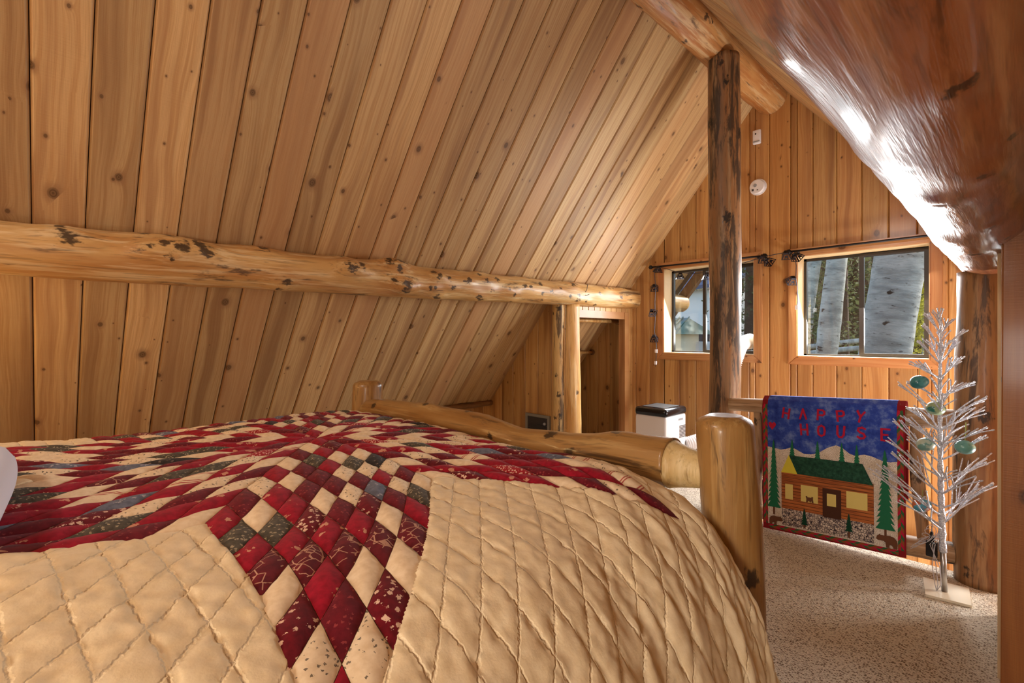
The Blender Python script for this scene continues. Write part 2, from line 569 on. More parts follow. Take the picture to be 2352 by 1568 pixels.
# ------------------------------------------------------------------ room shell
D = 4.848            # gable wall
BL, AL = 1.2254, 4.3269     # left slope  z = AL + BL x
BR, AR = 1.2344, 0.4178     # right slope z = AR - BR x
RX = (AR - AL) / (BL + BR)  # ridge
RZ = AL + BL * RX
Y_BACK = -2.0
KNEE_X = -4.13
OUT = 6.0                   # roof overhang beyond the gable

def slabs(name, boxes, mat, kind='structure', lab=None, cat=None):
    b = MB()
    for lo, hi in boxes: b.box((lo[0], lo[1], lo[2] + H), (hi[0], hi[1], hi[2] + H))
    o = b.build(name, mat)
    tag(o, lab, cat, None, kind)
    return o

# floor with the stair opening behind the railing (x > -1.45, y > 3.64)
floor = slabs('floor', [((KNEE_X - 0.1, Y_BACK, -1.42), (1.5, 3.64, -1.30)), ((KNEE_X - 0.1, 3.64, -1.42), (-1.50, D + .02, -1.30))], 'carpet',
              lab='beige speckled carpet covering the loft floor', cat='floor')
trim_floor = slabs('trim_1', [((-1.50, 3.641, -1.60), (1.5, 3.665, -1.312))], 'trim', lab='wooden fascia board under the carpet edge at the stair opening', cat='trim')

# left sloped ceiling
thL = math.atan(BL)
nL = Vector((math.sin(thL), 0, -math.cos(thL)))
uL = Vector((math.cos(thL), 0, math.sin(thL)))
def slope_sheet(name, x0, x1, fz, n, y0, y1, t0, t1, lab):
    b = MB()
    a0 = V(x0, 0, fz(x0)) - n * t0; a1 = V(x1, 0, fz(x1)) - n * t0
    c0 = V(x0, 0, fz(x0)) - n * t1; c1 = V(x1, 0, fz(x1)) - n * t1
    vs = []
    for y in (y0, y1):
        for p in (a0, a1, c1, c0): vs.append((p.x, y, p.z))
    b.add(vs, [(0, 1, 2, 3), (7, 6, 5, 4), (0, 4, 5, 1), (1, 5, 6, 2), (2, 6, 7, 3), (3, 7, 4, 0)])
    o = b.build(name, 'back')
    return tag(o, lab, 'ceiling', None, 'structure')
ceil_l = slope_sheet('ceiling_left', -4.75, RX, lambda x: AL + BL * x, nL, Y_BACK, OUT, 0.021, 0.05, 'knotty pine boarded slope of the roof above the bed')
W = 0.184
Yseam = -0.0422
k0 = int(math.floor((Y_BACK - Yseam) / W))
xb = -4.70
Lb = (RX - 0.012 - xb) / math.cos(thL)
for k in range(k0, int((OUT - Yseam) / W)):
    yc = Yseam + (k + 0.5) * W
    plank(ceil_l, V(xb, yc, AL + BL * xb), nL, uL, W - 0.0035, Lb, 'ceil', c=.009)
# right sloped ceiling
thR = math.atan(BR)
nR = Vector((-math.sin(thR), 0, -math.cos(thR)))
uR = Vector((-math.cos(thR), 0, math.sin(thR)))
ceil_r = slope_sheet('ceiling_right', RX, 1.55, lambda x: AR - BR * x, nR, Y_BACK, OUT, 0.021, 0.05, 'knotty pine boarded slope of the roof right of the ridge log')
xb2 = 1.50
Lb2 = (xb2 - RX - 0.012) / math.cos(thR)
for k in range(k0, int((OUT - Yseam) / W)):
    yc = Yseam + (k + 0.5) * W
    plank(ceil_r, V(xb2, yc, AR - BR * xb2), nR, uR, W - 0.0035, Lb2, 'ceil', c=.009)

# gable wall with two window openings
WIN = [(-2.66, -1.742, -0.166, 0.722), (-1.363, -0.475, -0.168, 0.708)]
def roof_z(x): return min(AL + BL * x, AR - BR * x)
wall_g = MB()
WINO = [(a - .018, b + .018, c - .018, d + .018) for a, b, c, d in WIN]
xs = sorted({-4.7, RX, 1.5} | {w[i] for w in WINO for i in (0, 1)})
def col_faces(mb, x0, x1, spans, y0, y1):
    for za0, za1, zb0, zb1 in spans:
        vs = [(x0, y0, za0 + H), (x1, y0, zb0 + H), (x1, y0, zb1 + H), (x0, y0, za1 + H), (x0, y1, za0 + H), (x1, y1, zb0 + H), (x1, y1, zb1 + H), (x0, y1, za1 + H)]
        mb.add(vs, [(0, 1, 2, 3), (7, 6, 5, 4), (0, 4, 5, 1), (1, 5, 6, 2), (2, 6, 7, 3), (3, 7, 4, 0)])
for x0, x1 in zip(xs[:-1], xs[1:]):
    w = [q for q in WINO if q[0] <= x0 + 1e-6 and x1 <= q[1] + 1e-6]
    zb = -4.0
    if w:
        col_faces(wall_g, x0, x1, [(zb, w[0][2], zb, w[0][2]), (w[0][3], roof_z(x0), w[0][3], roof_z(x1))], D + .0201, D + .20)
    else:
        col_faces(wall_g, x0, x1, [(zb, roof_z(x0), zb, roof_z(x1))], D + .0201, D + .20)
wall_gable = tag(wall_g.build('wall_gable', 'back'), 'vertical knotty pine boarded gable wall with two windows', 'wall', None, 'structure')
GW = 0.1768
gx = -1.605 - GW * 18
while gx < 1.3:
    x0, x1 = gx, gx + GW
    pieces = []          # (x0, x1, z0, z1)
    top = max(roof_z(x0), roof_z(x1), RZ if x0 < RX < x1 else -9) + 0.01
    hit = [q for q in WIN if q[0] - 0.02 < x1 and q[1] + 0.02 > x0]
    cuts = [(x0, x1)]
    if top > -3.4:
        if hit:
            q = hit[0]
            l, r = max(x0, q[0] - 0.012), min(x1, q[1] + 0.012)
            if l > x0 + 0.004: pieces.append((x0, l, -3.6, top))
            if r < x1 - 0.004: pieces.append((r, x1, -3.6, top))
            pieces.append((l, r, -3.6, q[2] - 0.02)); pieces.append((l, r, q[3] + 0.02, top))
        else:
            pieces.append((x0, x1, -3.6, top))
    for a, b, z0, z1 in pieces:
        if z1 - z0 > 0.03 and b - a > 0.012:
            plank(wall_gable, V((a + b) / 2, D, z0), (0, -1, 0), (0, 0, 1), b - a - 0.002, z1 - z0, 'gable', c=min(0.007, (b - a) * 0.3))
    gx += GW

# rear gable (behind the camera)
bw = MB()
for x0, x1 in ((-4.75, RX), (RX, 1.5)):
    col_faces(bw, x0, x1, [(-1.42, roof_z(x0), -1.42, roof_z(x1))], Y_BACK - .12, Y_BACK)
tag(bw.build('wall_rear', 'jamb'), 'plain rear gable wall behind the camera', 'wall', None, 'structure')
# stairwell shell below
slabs('wall_stairwell', [((-1.62, 3.64, -4.0), (-1.50, D, -1.30)), ((1.30, 3.64, -4.0), (1.42, D, -1.30)), ((-1.62, 3.52, -4.0), (1.42, 3.64, -1.42))], 'jamb',
      lab='pale wall of the stair opening below the railing', cat='wall')

# knee wall below the left slope with its log cap
knee = slabs('wall_knee', [((KNEE_X - 0.12, Y_BACK, -1.30), (KNEE_X - 0.0201, 3.70, AL + BL * KNEE_X - 0.02))], 'back', lab='low boarded knee wall under the slope behind the bed', cat='wall')
y = Y_BACK
while y < 3.6:
    plank(knee, V(KNEE_X, y + 0.09, -1.30), (1, 0, 0), (0, 0, 1), 0.176, 0.58, 'gable')
    y += 0.178
make_log('trim_2', V(KNEE_X + .02, Y_BACK, -0.735), V(KNEE_X + .02, 3.62, -0.735), 0.03, 0.03, 'brownpost', knots=10, seed=71, seg=16, step=.06)
tag(bpy.data.objects['trim_2'], 'thin dark log cap along the top of the knee wall', 'trim', None, 'structure')

# closet end wall (with the heater) and closet front below the left purlin log
YH = 3.63
PXL, PZL = -3.07, 0.415
wh = MB()
zf = lambda x: AL + BL * x
col_faces(wh, -4.62, -3.03, [(-1.30, -1.30 + 0.001, -1.30, 0.50)], YH + .0201, YH + .05)
vs = [(-4.60, YH + .0201, H - 1.30), (-3.03, YH + .0201, H - 1.30), (-3.03, YH + .0201, H + .5), (-4.58, YH + .0201, H - 1.29)]
wall_h = MB()
zz = lambda x: AL + BL * x
wall_h.add([(x, yy, z + H) for yy in (YH + .0201, YH + .06) for x, z in ((-4.58, -1.30), (-3.05, -1.30), (-3.05, min(zz(-3.05), .45)), (-4.58, zz(-4.58) + 0.01))],
           [(0, 1, 2, 3), (7, 6, 5, 4), (0, 4, 5, 1), (1, 5, 6, 2), (2, 6, 7, 3), (3, 7, 4, 0)])
wall_closet = tag(wall_h.build('wall_closet', 'back'), 'narrow boarded wall with the electric heater beside the closet', 'wall', None, 'structure')
hx = -3.216 - 0.184 * 7
while hx < -3.06:
    a, b = hx, min(hx + 0.184, -3.05)
    topz = min(zz(b) + 0.01, 0.40)
    if topz > -1.25:
        plank(wall_closet, V((a + b) / 2, YH, -1.30), (0, -1, 0), (0, 0, 1), b - a - .002, topz + 1.30, 'bark' if False else 'gable')
    hx += 0.184
# closet frame
cf = slabs('trim_3', [((-3.12, 3.80, 0.196), (-3.045, 4.70, 0.272)), ((-3.12, 4.66, -1.30), (-3.04, 4.745, 0.27))], 'trim', lab='wooden header and jamb framing the open closet', cat='trim')
cw = slabs('wall_closet_front', [((-3.11, 4.745, -1.30), (-3.075, D, 0.40)), ((-3.11, 3.80, 0.272), (-3.085, D, 0.36))], 'gable', lab='short boarded return wall beside the closet jamb', cat='wall')
yy = 3.83
while yy < 4.80:
    plank(cw, V(-3.063, yy + .05, 0.27), (1, 0, 0), (0, 0, 1), 0.098, 0.10, 'gable', c=.005)
    yy += 0.10
plank(cw, V(-3.055, 4.797, -1.30), (1, 0, 0), (0, 0, 1), 0.10, 1.64, 'gable')
for nm, p0, p1, r, lab in (('closet_rod', V(-3.25, 3.75, 0.172), V(-3.25, D - .01, 0.180), 0.021, 'upper wooden hanging rod just under the closet header'),
                           ('closet_rod', V(-3.62, 3.75, -0.19), V(-3.62, D - .01, -0.187), 0.018, 'lower wooden hanging rod deep inside the closet')):
    t = empty(nm, p0)
    b = MB(); b.tube([p0, p1], r, 16); b.build('rod', 'post', t, True)
    b = MB(); b.tube([p1 + Vector((0, -.014, 0)), p1 + Vector((0, .004, 0))], r * 1.9, 16); b.build('end_socket', 'brownpost', t)
    tag(t, lab, 'rod', 'closet rods')

# partition at the right edge, under the right purlin log
part = slabs('wall_partition', [((-0.044, 2.42, -1.30), (0.40, 3.22, 0.62))], 'panel', lab='brown wooden partition end beside the camera at the right edge', cat='wall')
plank(part, V(0.085, 2.40, -1.30), (0, -1, 0), (0.0035, 0, 1), 0.262, 1.98, 'panel', c=.003)
plank(part, V(0.35, 2.40, -1.30), (0, -1, 0), (0, 0, 1), 0.262, 1.98, 'panel', c=.003)
plank(part, V(-0.058, 2.80, -1.30), (-1, 0, 0), (0, 0, 1), 0.36, 1.66, 'jamb', t=.014, c=.003)
plank(part, V(-0.066, 3.10, -1.30), (-1, 0, 0), (0, 0, 1), 0.24, 1.64, 'jamb', t=.02, c=.003)

# ------------------------------------------------------------------ windows
def window(idx, q, sash_left, lab):
    x0, x1, z0, z1 = q
    root = empty('window_%d' % idx, V((x0 + x1) / 2, D, z0))
    tag(root, lab, 'window', None, 'structure')
    # jamb liner
    for nm, lo, hi in (('jamb', (x0 - .02, D - .012, z0 - .02), (x0, D + .20, z1 + .02)), ('jamb', (x1, D - .012, z0 - .02), (x1 + .02, D + .20, z1 + .02)),
                       ('sill', (x0, D - .012, z0 - .02), (x1, D + .20, z0)), ('head_jamb', (x0, D - .012, z1), (x1, D + .20, z1 + .02))):
        b = MB(); b.box((lo[0], lo[1], lo[2] + H), (hi[0], hi[1], hi[2] + H)); b.build(nm, 'jamb', root)
    # mitred casing boards
    cw_ = 0.072; o_ = 0.006
    X0, X1, Z0, Z1 = x0 - o_, x1 + o_, z0 - o_, z1 + o_
    def casing(pts, L, up, org):
        b = MB()
        n = Vector((0, -1, 0))
        y0, y1 = D - .02, D
        vs = [(p[0], y0 + .0, p[1] + H) for p in pts] + [(p[0], y1, p[1] + H) for p in pts]
        return vs
    cas = [((X0, Z1), (X1, Z1), (X1 + cw_, Z1 + cw_), (X0 - cw_, Z1 + cw_)), ((X0 - cw_, Z0 - cw_), (X1 + cw_, Z0 - cw_), (X1, Z0), (X0, Z0)),
           ((X0 - cw_, Z0 - cw_), (X0, Z0), (X0, Z1), (X0 - cw_, Z1 + cw_)), ((X1, Z0), (X1 + cw_, Z0 - cw_), (X1 + cw_, Z1 + cw_), (X1, Z1))]
    for i, c in enumerate(cas):
        horiz = i < 2
        cx = sum(p[0] for p in c) / 4; cz = sum(p[1] for p in c) / 4
        me = bpy.data.meshes.new('casing_board')
        y0, y1 = -.022, 0.0
        loc = []
        for yv in (y0, y1):
            for p in c:
                dx, dz = p[0] - cx, p[1] - cz
                loc.append((dz, yv, -dx) if horiz else (dx, yv, dz))
        me.from_pydata(loc, [], [(0, 1, 2, 3), (7, 6, 5, 4), (0, 4, 5, 1), (1, 5, 6, 2), (2, 6, 7, 3), (3, 7, 4, 0)])
        me.materials.append(M['trim'])
        bm = bmesh.new(); bm.from_mesh(me)
        bmesh.ops.recalc_face_normals(bm, faces=bm.faces)
        bmesh.ops.bevel(bm, geom=[e for e in bm.edges if all(v.co.y < -.02 for v in e.verts)], offset=.004, segments=2, affect='EDGES')
        bm.to_mesh(me); bm.free()
        o = bpy.data.objects.new('casing_board', me); COL.objects.link(o); o.parent = root
        o.location = V(cx, D, cz) - Vector(root.location)
        if horiz: o.rotation_euler = (0, PI / 2, 0) if False else (0, -PI / 2, 0)
        if horiz:
            # local z -> -x world, local x -> z world
            o.matrix_local = Matrix.Translation(V(cx, D, cz) - Vector(root.location)) @ Matrix(((0, 0, -1, 0), (0, 1, 0, 0), (1, 0, 0, 0), (0, 0, 0, 1)))
    yf0, yf1 = D + .155, D + .195
    fw = .022
    b = MB()
    for lo, hi in (((x0, yf0, z0), (x0 + fw, yf1, z1)), ((x1 - fw, yf0, z0), (x1, yf1, z1)), ((x0, yf0, z0), (x1, yf1, z0 + fw * .6)), ((x0, yf0, z1 - fw), (x1, yf1, z1))):
        b.box((lo[0], lo[1], lo[2] + H), (hi[0], hi[1], hi[2] + H))
    b.build('window_frame', 'bronze', root)
    xm = (x0 + x1) / 2 - (.075 if idx == 1 else 0)
    sash = empty('sash', (0, 0, 0)); COL.objects.unlink(sash); COL.objects.link(sash)
    sash.parent = root
    s0, s1 = (x0 + .01, xm + .02) if sash_left else (xm - .02, x1 - .008)
    b = MB(); sw = .034
    for lo, hi in (((s0, yf0 - .03, z0 + .006), (s0 + sw, yf0, z1 - .01)), ((s1 - sw, yf0 - .03, z0 + .006), (s1, yf0, z1 - .01)), ((s0 + sw, yf0 - .03, z0 + .006), (s1 - sw, yf0, z0 + .03)), ((s0 + sw, yf0 - .03, z1 - .036), (s1 - sw, yf0, z1 - .01))):
        b.box((lo[0], lo[1], lo[2] + H), (hi[0], hi[1], hi[2] + H))
    bpy.data.objects.remove(sash)
    so = b.build('sash', 'bronze', root)
    b = MB(); b.box((s0 + sw, yf0 - .018, z0 + .03 + H), (s1 - sw, yf0 - .014, z1 - .036 + H)); b.build('pane', 'glass', so)
    f0, f1 = (s1 - .02, x1 - fw) if sash_left else (x0 + fw, s0 + .02)
    b = MB(); b.box((f0, yf0 + .02, z0 + fw * .6 + H), (f1, yf0 + .024, z1 - fw + H)); b.build('pane', 'glass', root)
    return root
w1 = window(1, WIN[0], False, 'left sliding window partly hidden behind the dark log post')
w2 = window(2, WIN[1], False, 'right sliding window looking onto the two aspen trunks')

# ------------------------------------------------------------------ structural logs
def klist(seed, n, th0, th1, t0, t1, amp, sg):
    R = random.Random(seed)
    return [(R.uniform(t0, t1), R.uniform(th0, th1), R.uniform(.5, 1) * amp, R.uniform(.6, 1.1) * sg) for _ in range(n)]
# purlin log: local x = up, y = d x up ; d=+Y, x=+Z -> y = Y x Z = +X
lg = make_log('purlin_log', V(PXL, -1.9, 0.385), V(PXL + .01, OUT, 0.425), 0.125, 0.108, 'purlin', knots=26, bend=.008, seed=4, amp=.016, step=.022, seg=56,
              extra=klist(9, 20, .2, 2.6, .28, .60, .018, .026) + klist(19, 46, .1, 2.7, .46, .83, .012, .024) + [(.305, 1.15, .018, .030), (.318, 1.2, .016, .03), (.42, 1.3, .03, .034), (.455, .7, .04, .03), (.47, 1.8, .025, .03), (.25, 1.1, .02, .035)], ksize=.9)
tag(lg, 'long horizontal log with black knots crossing the slope above the bed', 'log beam')
lg = make_log('ridge_log', V(RX, -1.9, 2.20), V(RX, 4.86, 2.20), 0.135, 0.135, 'ridge', knots=14, bend=.006, seed=12, amp=.010, extra=klist(3, 6, 1.8, 3.6, .6, .85, .014, .025))
tag(lg, 'thick peeled ridge log running under the peak of the ceiling', 'log beam')
lg = make_log('purlin_log', V(-0.105, -1.9, 0.480), V(-0.105, 4.86, 0.475), 0.150, 0.164, 'bigl', knots=12, bend=.006, seed=21, amp=.006, seg=96, step=.014,
              extra=klist(5, 12, 2.4, 4.4, .40, .76, .007, .017) + [(.375, 3.9, .010, .030), (.50, 3.3, .010, .020), (.60, 3.5, .012, .024), (.64, 3.2, .014, .026)])
tag(lg, 'glossy reddish brown log beam overhead at the upper right corner', 'log beam')
p = make_log('log_post', V(-1.535, 3.68, -1.30), V(-1.535, 3.68, 2.085), 0.113, 0.110, 'darkpost', knots=18, bend=.006, seed=31, amp=.008, ksize=1.1)
tag(p, 'tall blackened log post standing in front of the left window', 'log post')
p = make_log('log_post', V(-0.125, 3.58, -1.30), V(-0.125, 3.58, 0.345), 0.122, 0.115, 'brownpost', knots=8, bend=.005, seed=35, amp=.008)
tag(p, 'brown log post at the right end of the railing behind the silver tree', 'log post')
p = make_log('log_post', V(-3.055, 3.745, -1.30), V(-3.065, 3.745, 0.318), 0.098, 0.090, 'post', knots=8, bend=.004, seed=38, amp=.006)
tag(p, 'honey coloured peeled log post at the corner of the closet', 'log post')
p = make_log('log_post', V(-3.10, 3.60, -1.30), V(-3.10, 3.60, 0.32), 0.050, 0.047, 'bark', knots=16, bend=.006, seed=40, amp=.008, seg=24)
tag(p, 'slim bark streaked log upright between heater wall and closet post', 'log post')
# barge rafter outside the gable
b = MB()
pa, pb = V(-4.3, OUT - .02, zz(-4.3) - .02), V(RX, OUT - .02, RZ - .02)
vs = []
for yv in (OUT - .05, OUT + .03):
    for q, s_ in ((pa, 0), (pb, 0), (pb, -.17), (pa, -.17)):
        vs.append((q.x, yv, q.z + s_))
b.add(vs, [(0, 1, 2, 3), (7, 6, 5, 4), (0, 4, 5, 1), (1, 5, 6, 2), (2, 6, 7, 3), (3, 7, 4, 0)])
tag(b.build('barge_rafter', 'brownpost'), 'dark sloping rafter board of the eave seen through the left window', 'rafter')

# ------------------------------------------------------------------ railing
rail = empty('railing', V(-0.82, 3.57, -1.30))
tag(rail, 'rustic peeled log railing between two posts guarding the stair opening', 'railing')
make_log('top_rail', V(-1.44, 3.575, -0.492), V(-0.22, 3.575, -0.440), 0.047, 0.055, 'grey_log', rail, knots=6, seed=51, seg=28, amp=.005)
make_log('bottom_rail', V(-1.44, 3.575, -1.222), V(-0.22, 3.575, -1.170), 0.047, 0.056, 'grey_log', rail, knots=6, seed=52, seg=28, amp=.005)
for i, (x, s_) in enumerate(((-1.258, 1), (-1.04, 2), (-0.82, 3), (-0.60, 4), (-0.392, 5))):
    zt = -0.492 + .052 * (x + 1.44) / 1.22
    make_log('baluster', V(x + .012, 3.575, zt - .73 + .03), V(x - .012, 3.575, zt - .02), 0.030, 0.026, 'grey_log', rail, knots=5, seed=60 + s_, seg=20, amp=.005)
# lower skirting board of the opening behind the rail
slabs('baseboard_stairwell', [((-1.50, D - .03, -1.66), (1.3, D - .001, -1.54))], 'trim', lab='wooden skirting along the gable wall inside the stair opening', cat='baseboard')

# ------------------------------------------------------------------ bed
YF = 1.40
bed = empty('bed', V(-1.62, 0.35, -1.30))
tag(bed, 'log bed with a thick footboard log between rounded posts', 'bed')
for (x, zt, r, s_) in ((-0.578, -0.222, 0.076, 1), (-2.70, -0.262, 0.086, 2)):
    o = make_log('foot_post', V(x + (.018 if s_ == 1 else 0), YF, -1.30), V(x, YF, zt), r * (1.09 if s_ == 1 else 1.05), r, 'bedlog', bed, knots=3, seed=80 + s_, seg=48, step=.012, amp=.006, end_round=0, wob=.02)
    # round the top edge of the post
    me = o.data
    L_ = zt + 1.30
    co = np.empty(len(me.vertices) * 3); me.vertices.foreach_get('co', co); co = co.reshape(-1, 3)
    e = np.clip((co[:, 2] - (L_ - .032)) / .032, 0, 1)
    f_ = 1 - (1 - np.sqrt(np.clip(1 - e ** 2, 0, 1))) * 0.42
    co[:, 0] *= f_; co[:, 1] *= f_
    me.vertices.foreach_set('co', co.reshape(-1)); me.update()
# upper footboard log: local x = up; runs from left post to right
make_log('footboard_log', V(-2.66, YF - .03, -0.425), V(-0.735, YF - .01, -0.392), 0.062, 0.074, 'bedlog', bed, knots=5, seed=91, seg=44, step=.012, amp=.008, bend=.003,
         zprof=[(0, 0, .80), (.02, 0, .95), (.1, .012, 1), (.33, .020, 1), (.55, .008, .93), (.66, -.022, .85), (.79, -.016, .84), (.9, 0, .93), (1, .004, 1.0)], wob=.02,
         extra=((.335, .3, .010, .02), (.60, 1.5, .008, .018), (.9, .2, .012, .02)))
b = MB()
tp = []
for k in range(14):
    e = k / 13
    tp.append((V(-0.737 + .14 * e, YF - .01, -0.390 - .002 * e), .0735 - .030 * (e ** .75)))
b.tube([q[0] for q in tp], [q[1] for q in tp], 36, True)
tn = b.build('tenon', 'tenon', bed, True)
make_log('footboard_log', V(-2.66, YF, -0.98), V(-0.62, YF, -0.98), 0.06, 0.06, 'bedlog', bed, knots=4, seed=92, seg=24)
make_log('side_rail', V(-0.62, YF - .02, -0.98), V(-0.62, -0.72, -0.98), 0.055, 0.055, 'bedlog', bed, knots=4, seed=93, seg=24)
make_log('side_rail', V(-2.66, YF - .02, -0.98), V(-2.66, -0.72, -0.98), 0.055, 0.055, 'bedlog', bed, knots=4, seed=94, seg=24)
for x in (-0.60, -2.68):
    make_log('head_post', V(x, -0.78, -1.30), V(x, -0.78, -0.02), 0.085, 0.078, 'bedlog', bed, knots=3, seed=95, seg=24)
bevel_box('mattress', (-2.48, -0.70, H - 0.92), (-0.78, 1.16, H - 0.48), 0.07, 'white', bed)

# ------------------------------------------------------------------ star quilt on the bed
def chaikin(P, it=3):
    P = np.array(P, float)
    for _ in range(it):
        Q = np.empty((2 * len(P), 2))
        Q[0] = P[0]; Q[-1] = P[-1]
        Q[1:-1:2] = .75 * P[:-1] + .25 * P[1:]
        Q[2:-1:2] = .25 * P[:-1] + .75 * P[1:]
        P = Q
    return P
PX = chaikin([(-2.80, -1.05), (-2.78, -.80), (-2.75, -.58), (-2.69, -.455), (-2.58, -.402), (-2.35, -.388), (-2.05, -.376), (-1.85, -.373), (-1.55, -.378), (-1.25, -.384), (-1.02, -.391),
              (-.85, -.404), (-.71, -.430), (-.60, -.480), (-.515, -.56), (-.45, -.66), (-.405, -.77), (-.375, -.90), (-.355, -1.10)])
sX = np.concatenate([[0], np.cumsum(np.hypot(*np.diff(PX, axis=0).T))])
CX, CY = -1.85, 0.745
s_at = np.interp(CX, PX[:, 0], sX); sX = sX - s_at
PY = chaikin([(-1.3, 0), (-.9, 0), (1.0, 0), (1.17, -.004), (1.26, -.018), (1.315, -.05), (1.35, -.11), (1.36, -.19), (1.365, -.32), (1.37, -.47)])
sY = np.concatenate([[0], np.cumsum(np.hypot(*np.diff(PY, axis=0).T))])
sY = sY - np.interp(CY, PY[:, 0], sY)
LS = 0.765
ROT = math.radians(-16.5)

def base_surf(s, t):
    x = np.interp(s, sX, PX[:, 0]); zx = np.interp(s, sX, PX[:, 1])
    yv = np.interp(t, sY, PY[:, 0]); zy = np.interp(t, sY, PY[:, 1])
    # the drop over the foot end softens towards the hanging near side
    side = np.clip((zx + .42) / -.30, 0, 1)
    z = zx + zy * (1 - .55 * side)
    yv = yv - np.clip(side * 1.6, 0, 1) * .075 * np.clip((t - .35) / .3, 0, 1)
    # bumps and undulations of the loosely spread cover
    top = np.clip((zx + .52) / .1, 0, 1)
    z = z + top * (.010 * vnoise(s * 2.3 + 5, t * 2.3 + 2) + .006 * vnoise(s * 5 + 1, t * 5 + 9))
    z = z + .035 * np.clip((-yv + .05) / .6, 0, 1) * top
    z = z + .034 * np.clip((t - .12) / .35, 0, 1) * np.clip((s - .70) / .35, 0, 1) * np.clip((zx + .80) / .3, 0, 1)
    x = x + (1 - top) * (.012 * vnoise(t * 5.5 + 3, s * 1.2) + .007 * vnoise(t * 13 + 8, s * 2.0))
    return np.stack([x, yv, z + H], -1)

def surf(s, t, h):
    e = .004
    P = base_surf(s, t)
    du = base_surf(s + e, t) - base_surf(s - e, t)
    dv = base_surf(s, t + e) - base_surf(s, t - e)
    n = np.cross(du, dv)
    n /= np.linalg.norm(n, axis=-1, keepdims=True) + 1e-12
    return P + n * h[..., None]

def wrinkle(s, t):
    """fine puckers of washed quilting cotton, stronger on the hanging side"""
    side = np.clip((s - .95) / .5, 0, 1)
    foot = np.clip((t + .25) / .6, 0, 1)
    a = .0022 * vnoise(s * 34, t * 34 + 3) + .0016 * vnoise(s * 70 + 9, t * 70)
    b = side * (.25 + .75 * foot) * (.0075 * vnoise(t * 26 + s * 5, s * 5.5 + 2) + .004 * vnoise(t * 55 + s * 9, s * 12))
    fold = np.clip((s - .55) / .6, 0, 1) * (.2 + .8 * foot) * .009 * vnoise(t * 9 + s * 4.0, s * 1.8 + 4)
    head = np.clip((-t - .25) / .4, 0, 1) * np.clip((s - .3) / .4, 0, 1) * (.011 * vnoise(t * 6.5 - s * 3.5, s * 1.6 + 8) + .006 * vnoise(t * 15 - s * 6, s * 4))
    return a + b + fold + head

def quilt_pull(X, Y):
    """how the washed, loosely spread cover is pulled out of its flat shape"""
    def bump(px, py, r): return np.exp(-(((X - px) ** 2 + (Y - py) ** 2) / r ** 2))
    g2 = bump(.60, -.48, .36); g1 = bump(.76, .08, .30); g3 = bump(1.234, .67, .48); g4 = bump(1.347, -.40, .42)
    return .075 * g2 - .045 * g1 + .036 * g3, -.02 * g2 - .022 * g1 - .235 * g3 - .10 * g4

def star_to_flat(x, y):
    """unit star coordinates -> flat quilt coordinates"""
    c, s_ = math.cos(ROT), math.sin(ROT)
    X = LS * (x * c - y * s_); Y = LS * (x * s_ + y * c)
    dx, dy = quilt_pull(X, Y)
    return X + dx, Y + dy

def cloth_mat(name, fn, rough=.9):
    t = NT(name, rough, 0.15)
    t.b.inputs['Sheen Weight'].default_value = .06
    fn(t)
    return t.m
def uvw(t, k=(1, 1, 1), loc=(0, 0, 0)): return t.map(t.uv(), k, loc)
def solid(c, d, sc=60):
    def fn(t):
        n = t.noise(uvw(t), sc, 4)
        t.col(t.mix(t.smooth(n, .3, .7), d, c))
        t.bump(t.noise(uvw(t), 900, 2), .25, .0006)
    return fn
def print_dots(c, d, spot, sc, rad, thr):
    def fn(t):
        u = uvw(t)
        n = t.noise(u, 60, 3)
        base = t.mix(t.smooth(n, .3, .7), d, c)
        wv = t.vmath('ADD', u, t.vmath('SCALE', t.new('ShaderNodeTexNoise').outputs['Color']) if False else (0, 0, 0))
        v = t.voronoi(u, sc)
        cs = t.new('ShaderNodeSeparateColor'); t.l.new(v.outputs['Color'], cs.inputs[0])
        n2 = t.noise(u, sc * 3.2, 2)
        m = t.math('MULTIPLY', t.math('LESS_THAN', t.math('ADD', v.outputs['Distance'], t.math('MULTIPLY', t.math('SUBTRACT', n2, .5), .9)), rad), t.math('GREATER_THAN', cs.outputs[0], thr))
        t.col(t.mix(t.math('MULTIPLY', m, .85), base, spot))
    return fn
def print_vines(c, d, line):
    def fn(t):
        u = uvw(t)
        base = t.mix(t.smooth(t.noise(u, 50, 3), .3, .7), d, c)
        v = t.voronoi(u, 42, 'DISTANCE_TO_EDGE')
        n2 = t.noise(u, 22, 2)
        m = t.math('MULTIPLY', t.math('LESS_THAN', v.outputs['Distance'], .035), t.math('GREATER_THAN', n2, .47))
        t.col(t.mix(t.math('MULTIPLY', m, .7), base, line))
    return fn
def print_stripes(c, d, line):
    def fn(t):
        u = uvw(t)
        base = t.mix(t.smooth(t.noise(u, 50, 3), .3, .7), d, c)
        sp = t.new('ShaderNodeSeparateXYZ'); t.l.new(u, sp.inputs[0])
        q = t.math('FRACT', t.math('MULTIPLY', sp.outputs[0], 22))
        m = t.math('ADD', t.math('MULTIPLY', t.math('GREATER_THAN', q, .42), t.math('LESS_THAN', q, .50)), t.math('MULTIPLY', t.math('GREATER_THAN', q, .58), t.math('LESS_THAN', q, .66)))
        t.col(t.mix(t.math('MULTIPLY', m, .85), base, line))
    return fn
RED, RED2 = srgb(160, 18, 42), srgb(130, 12, 32)
DK, DK2 = srgb(112, 22, 34), srgb(92, 14, 26)
CR, CR2 = srgb(236, 214, 180), srgb(222, 196, 158)
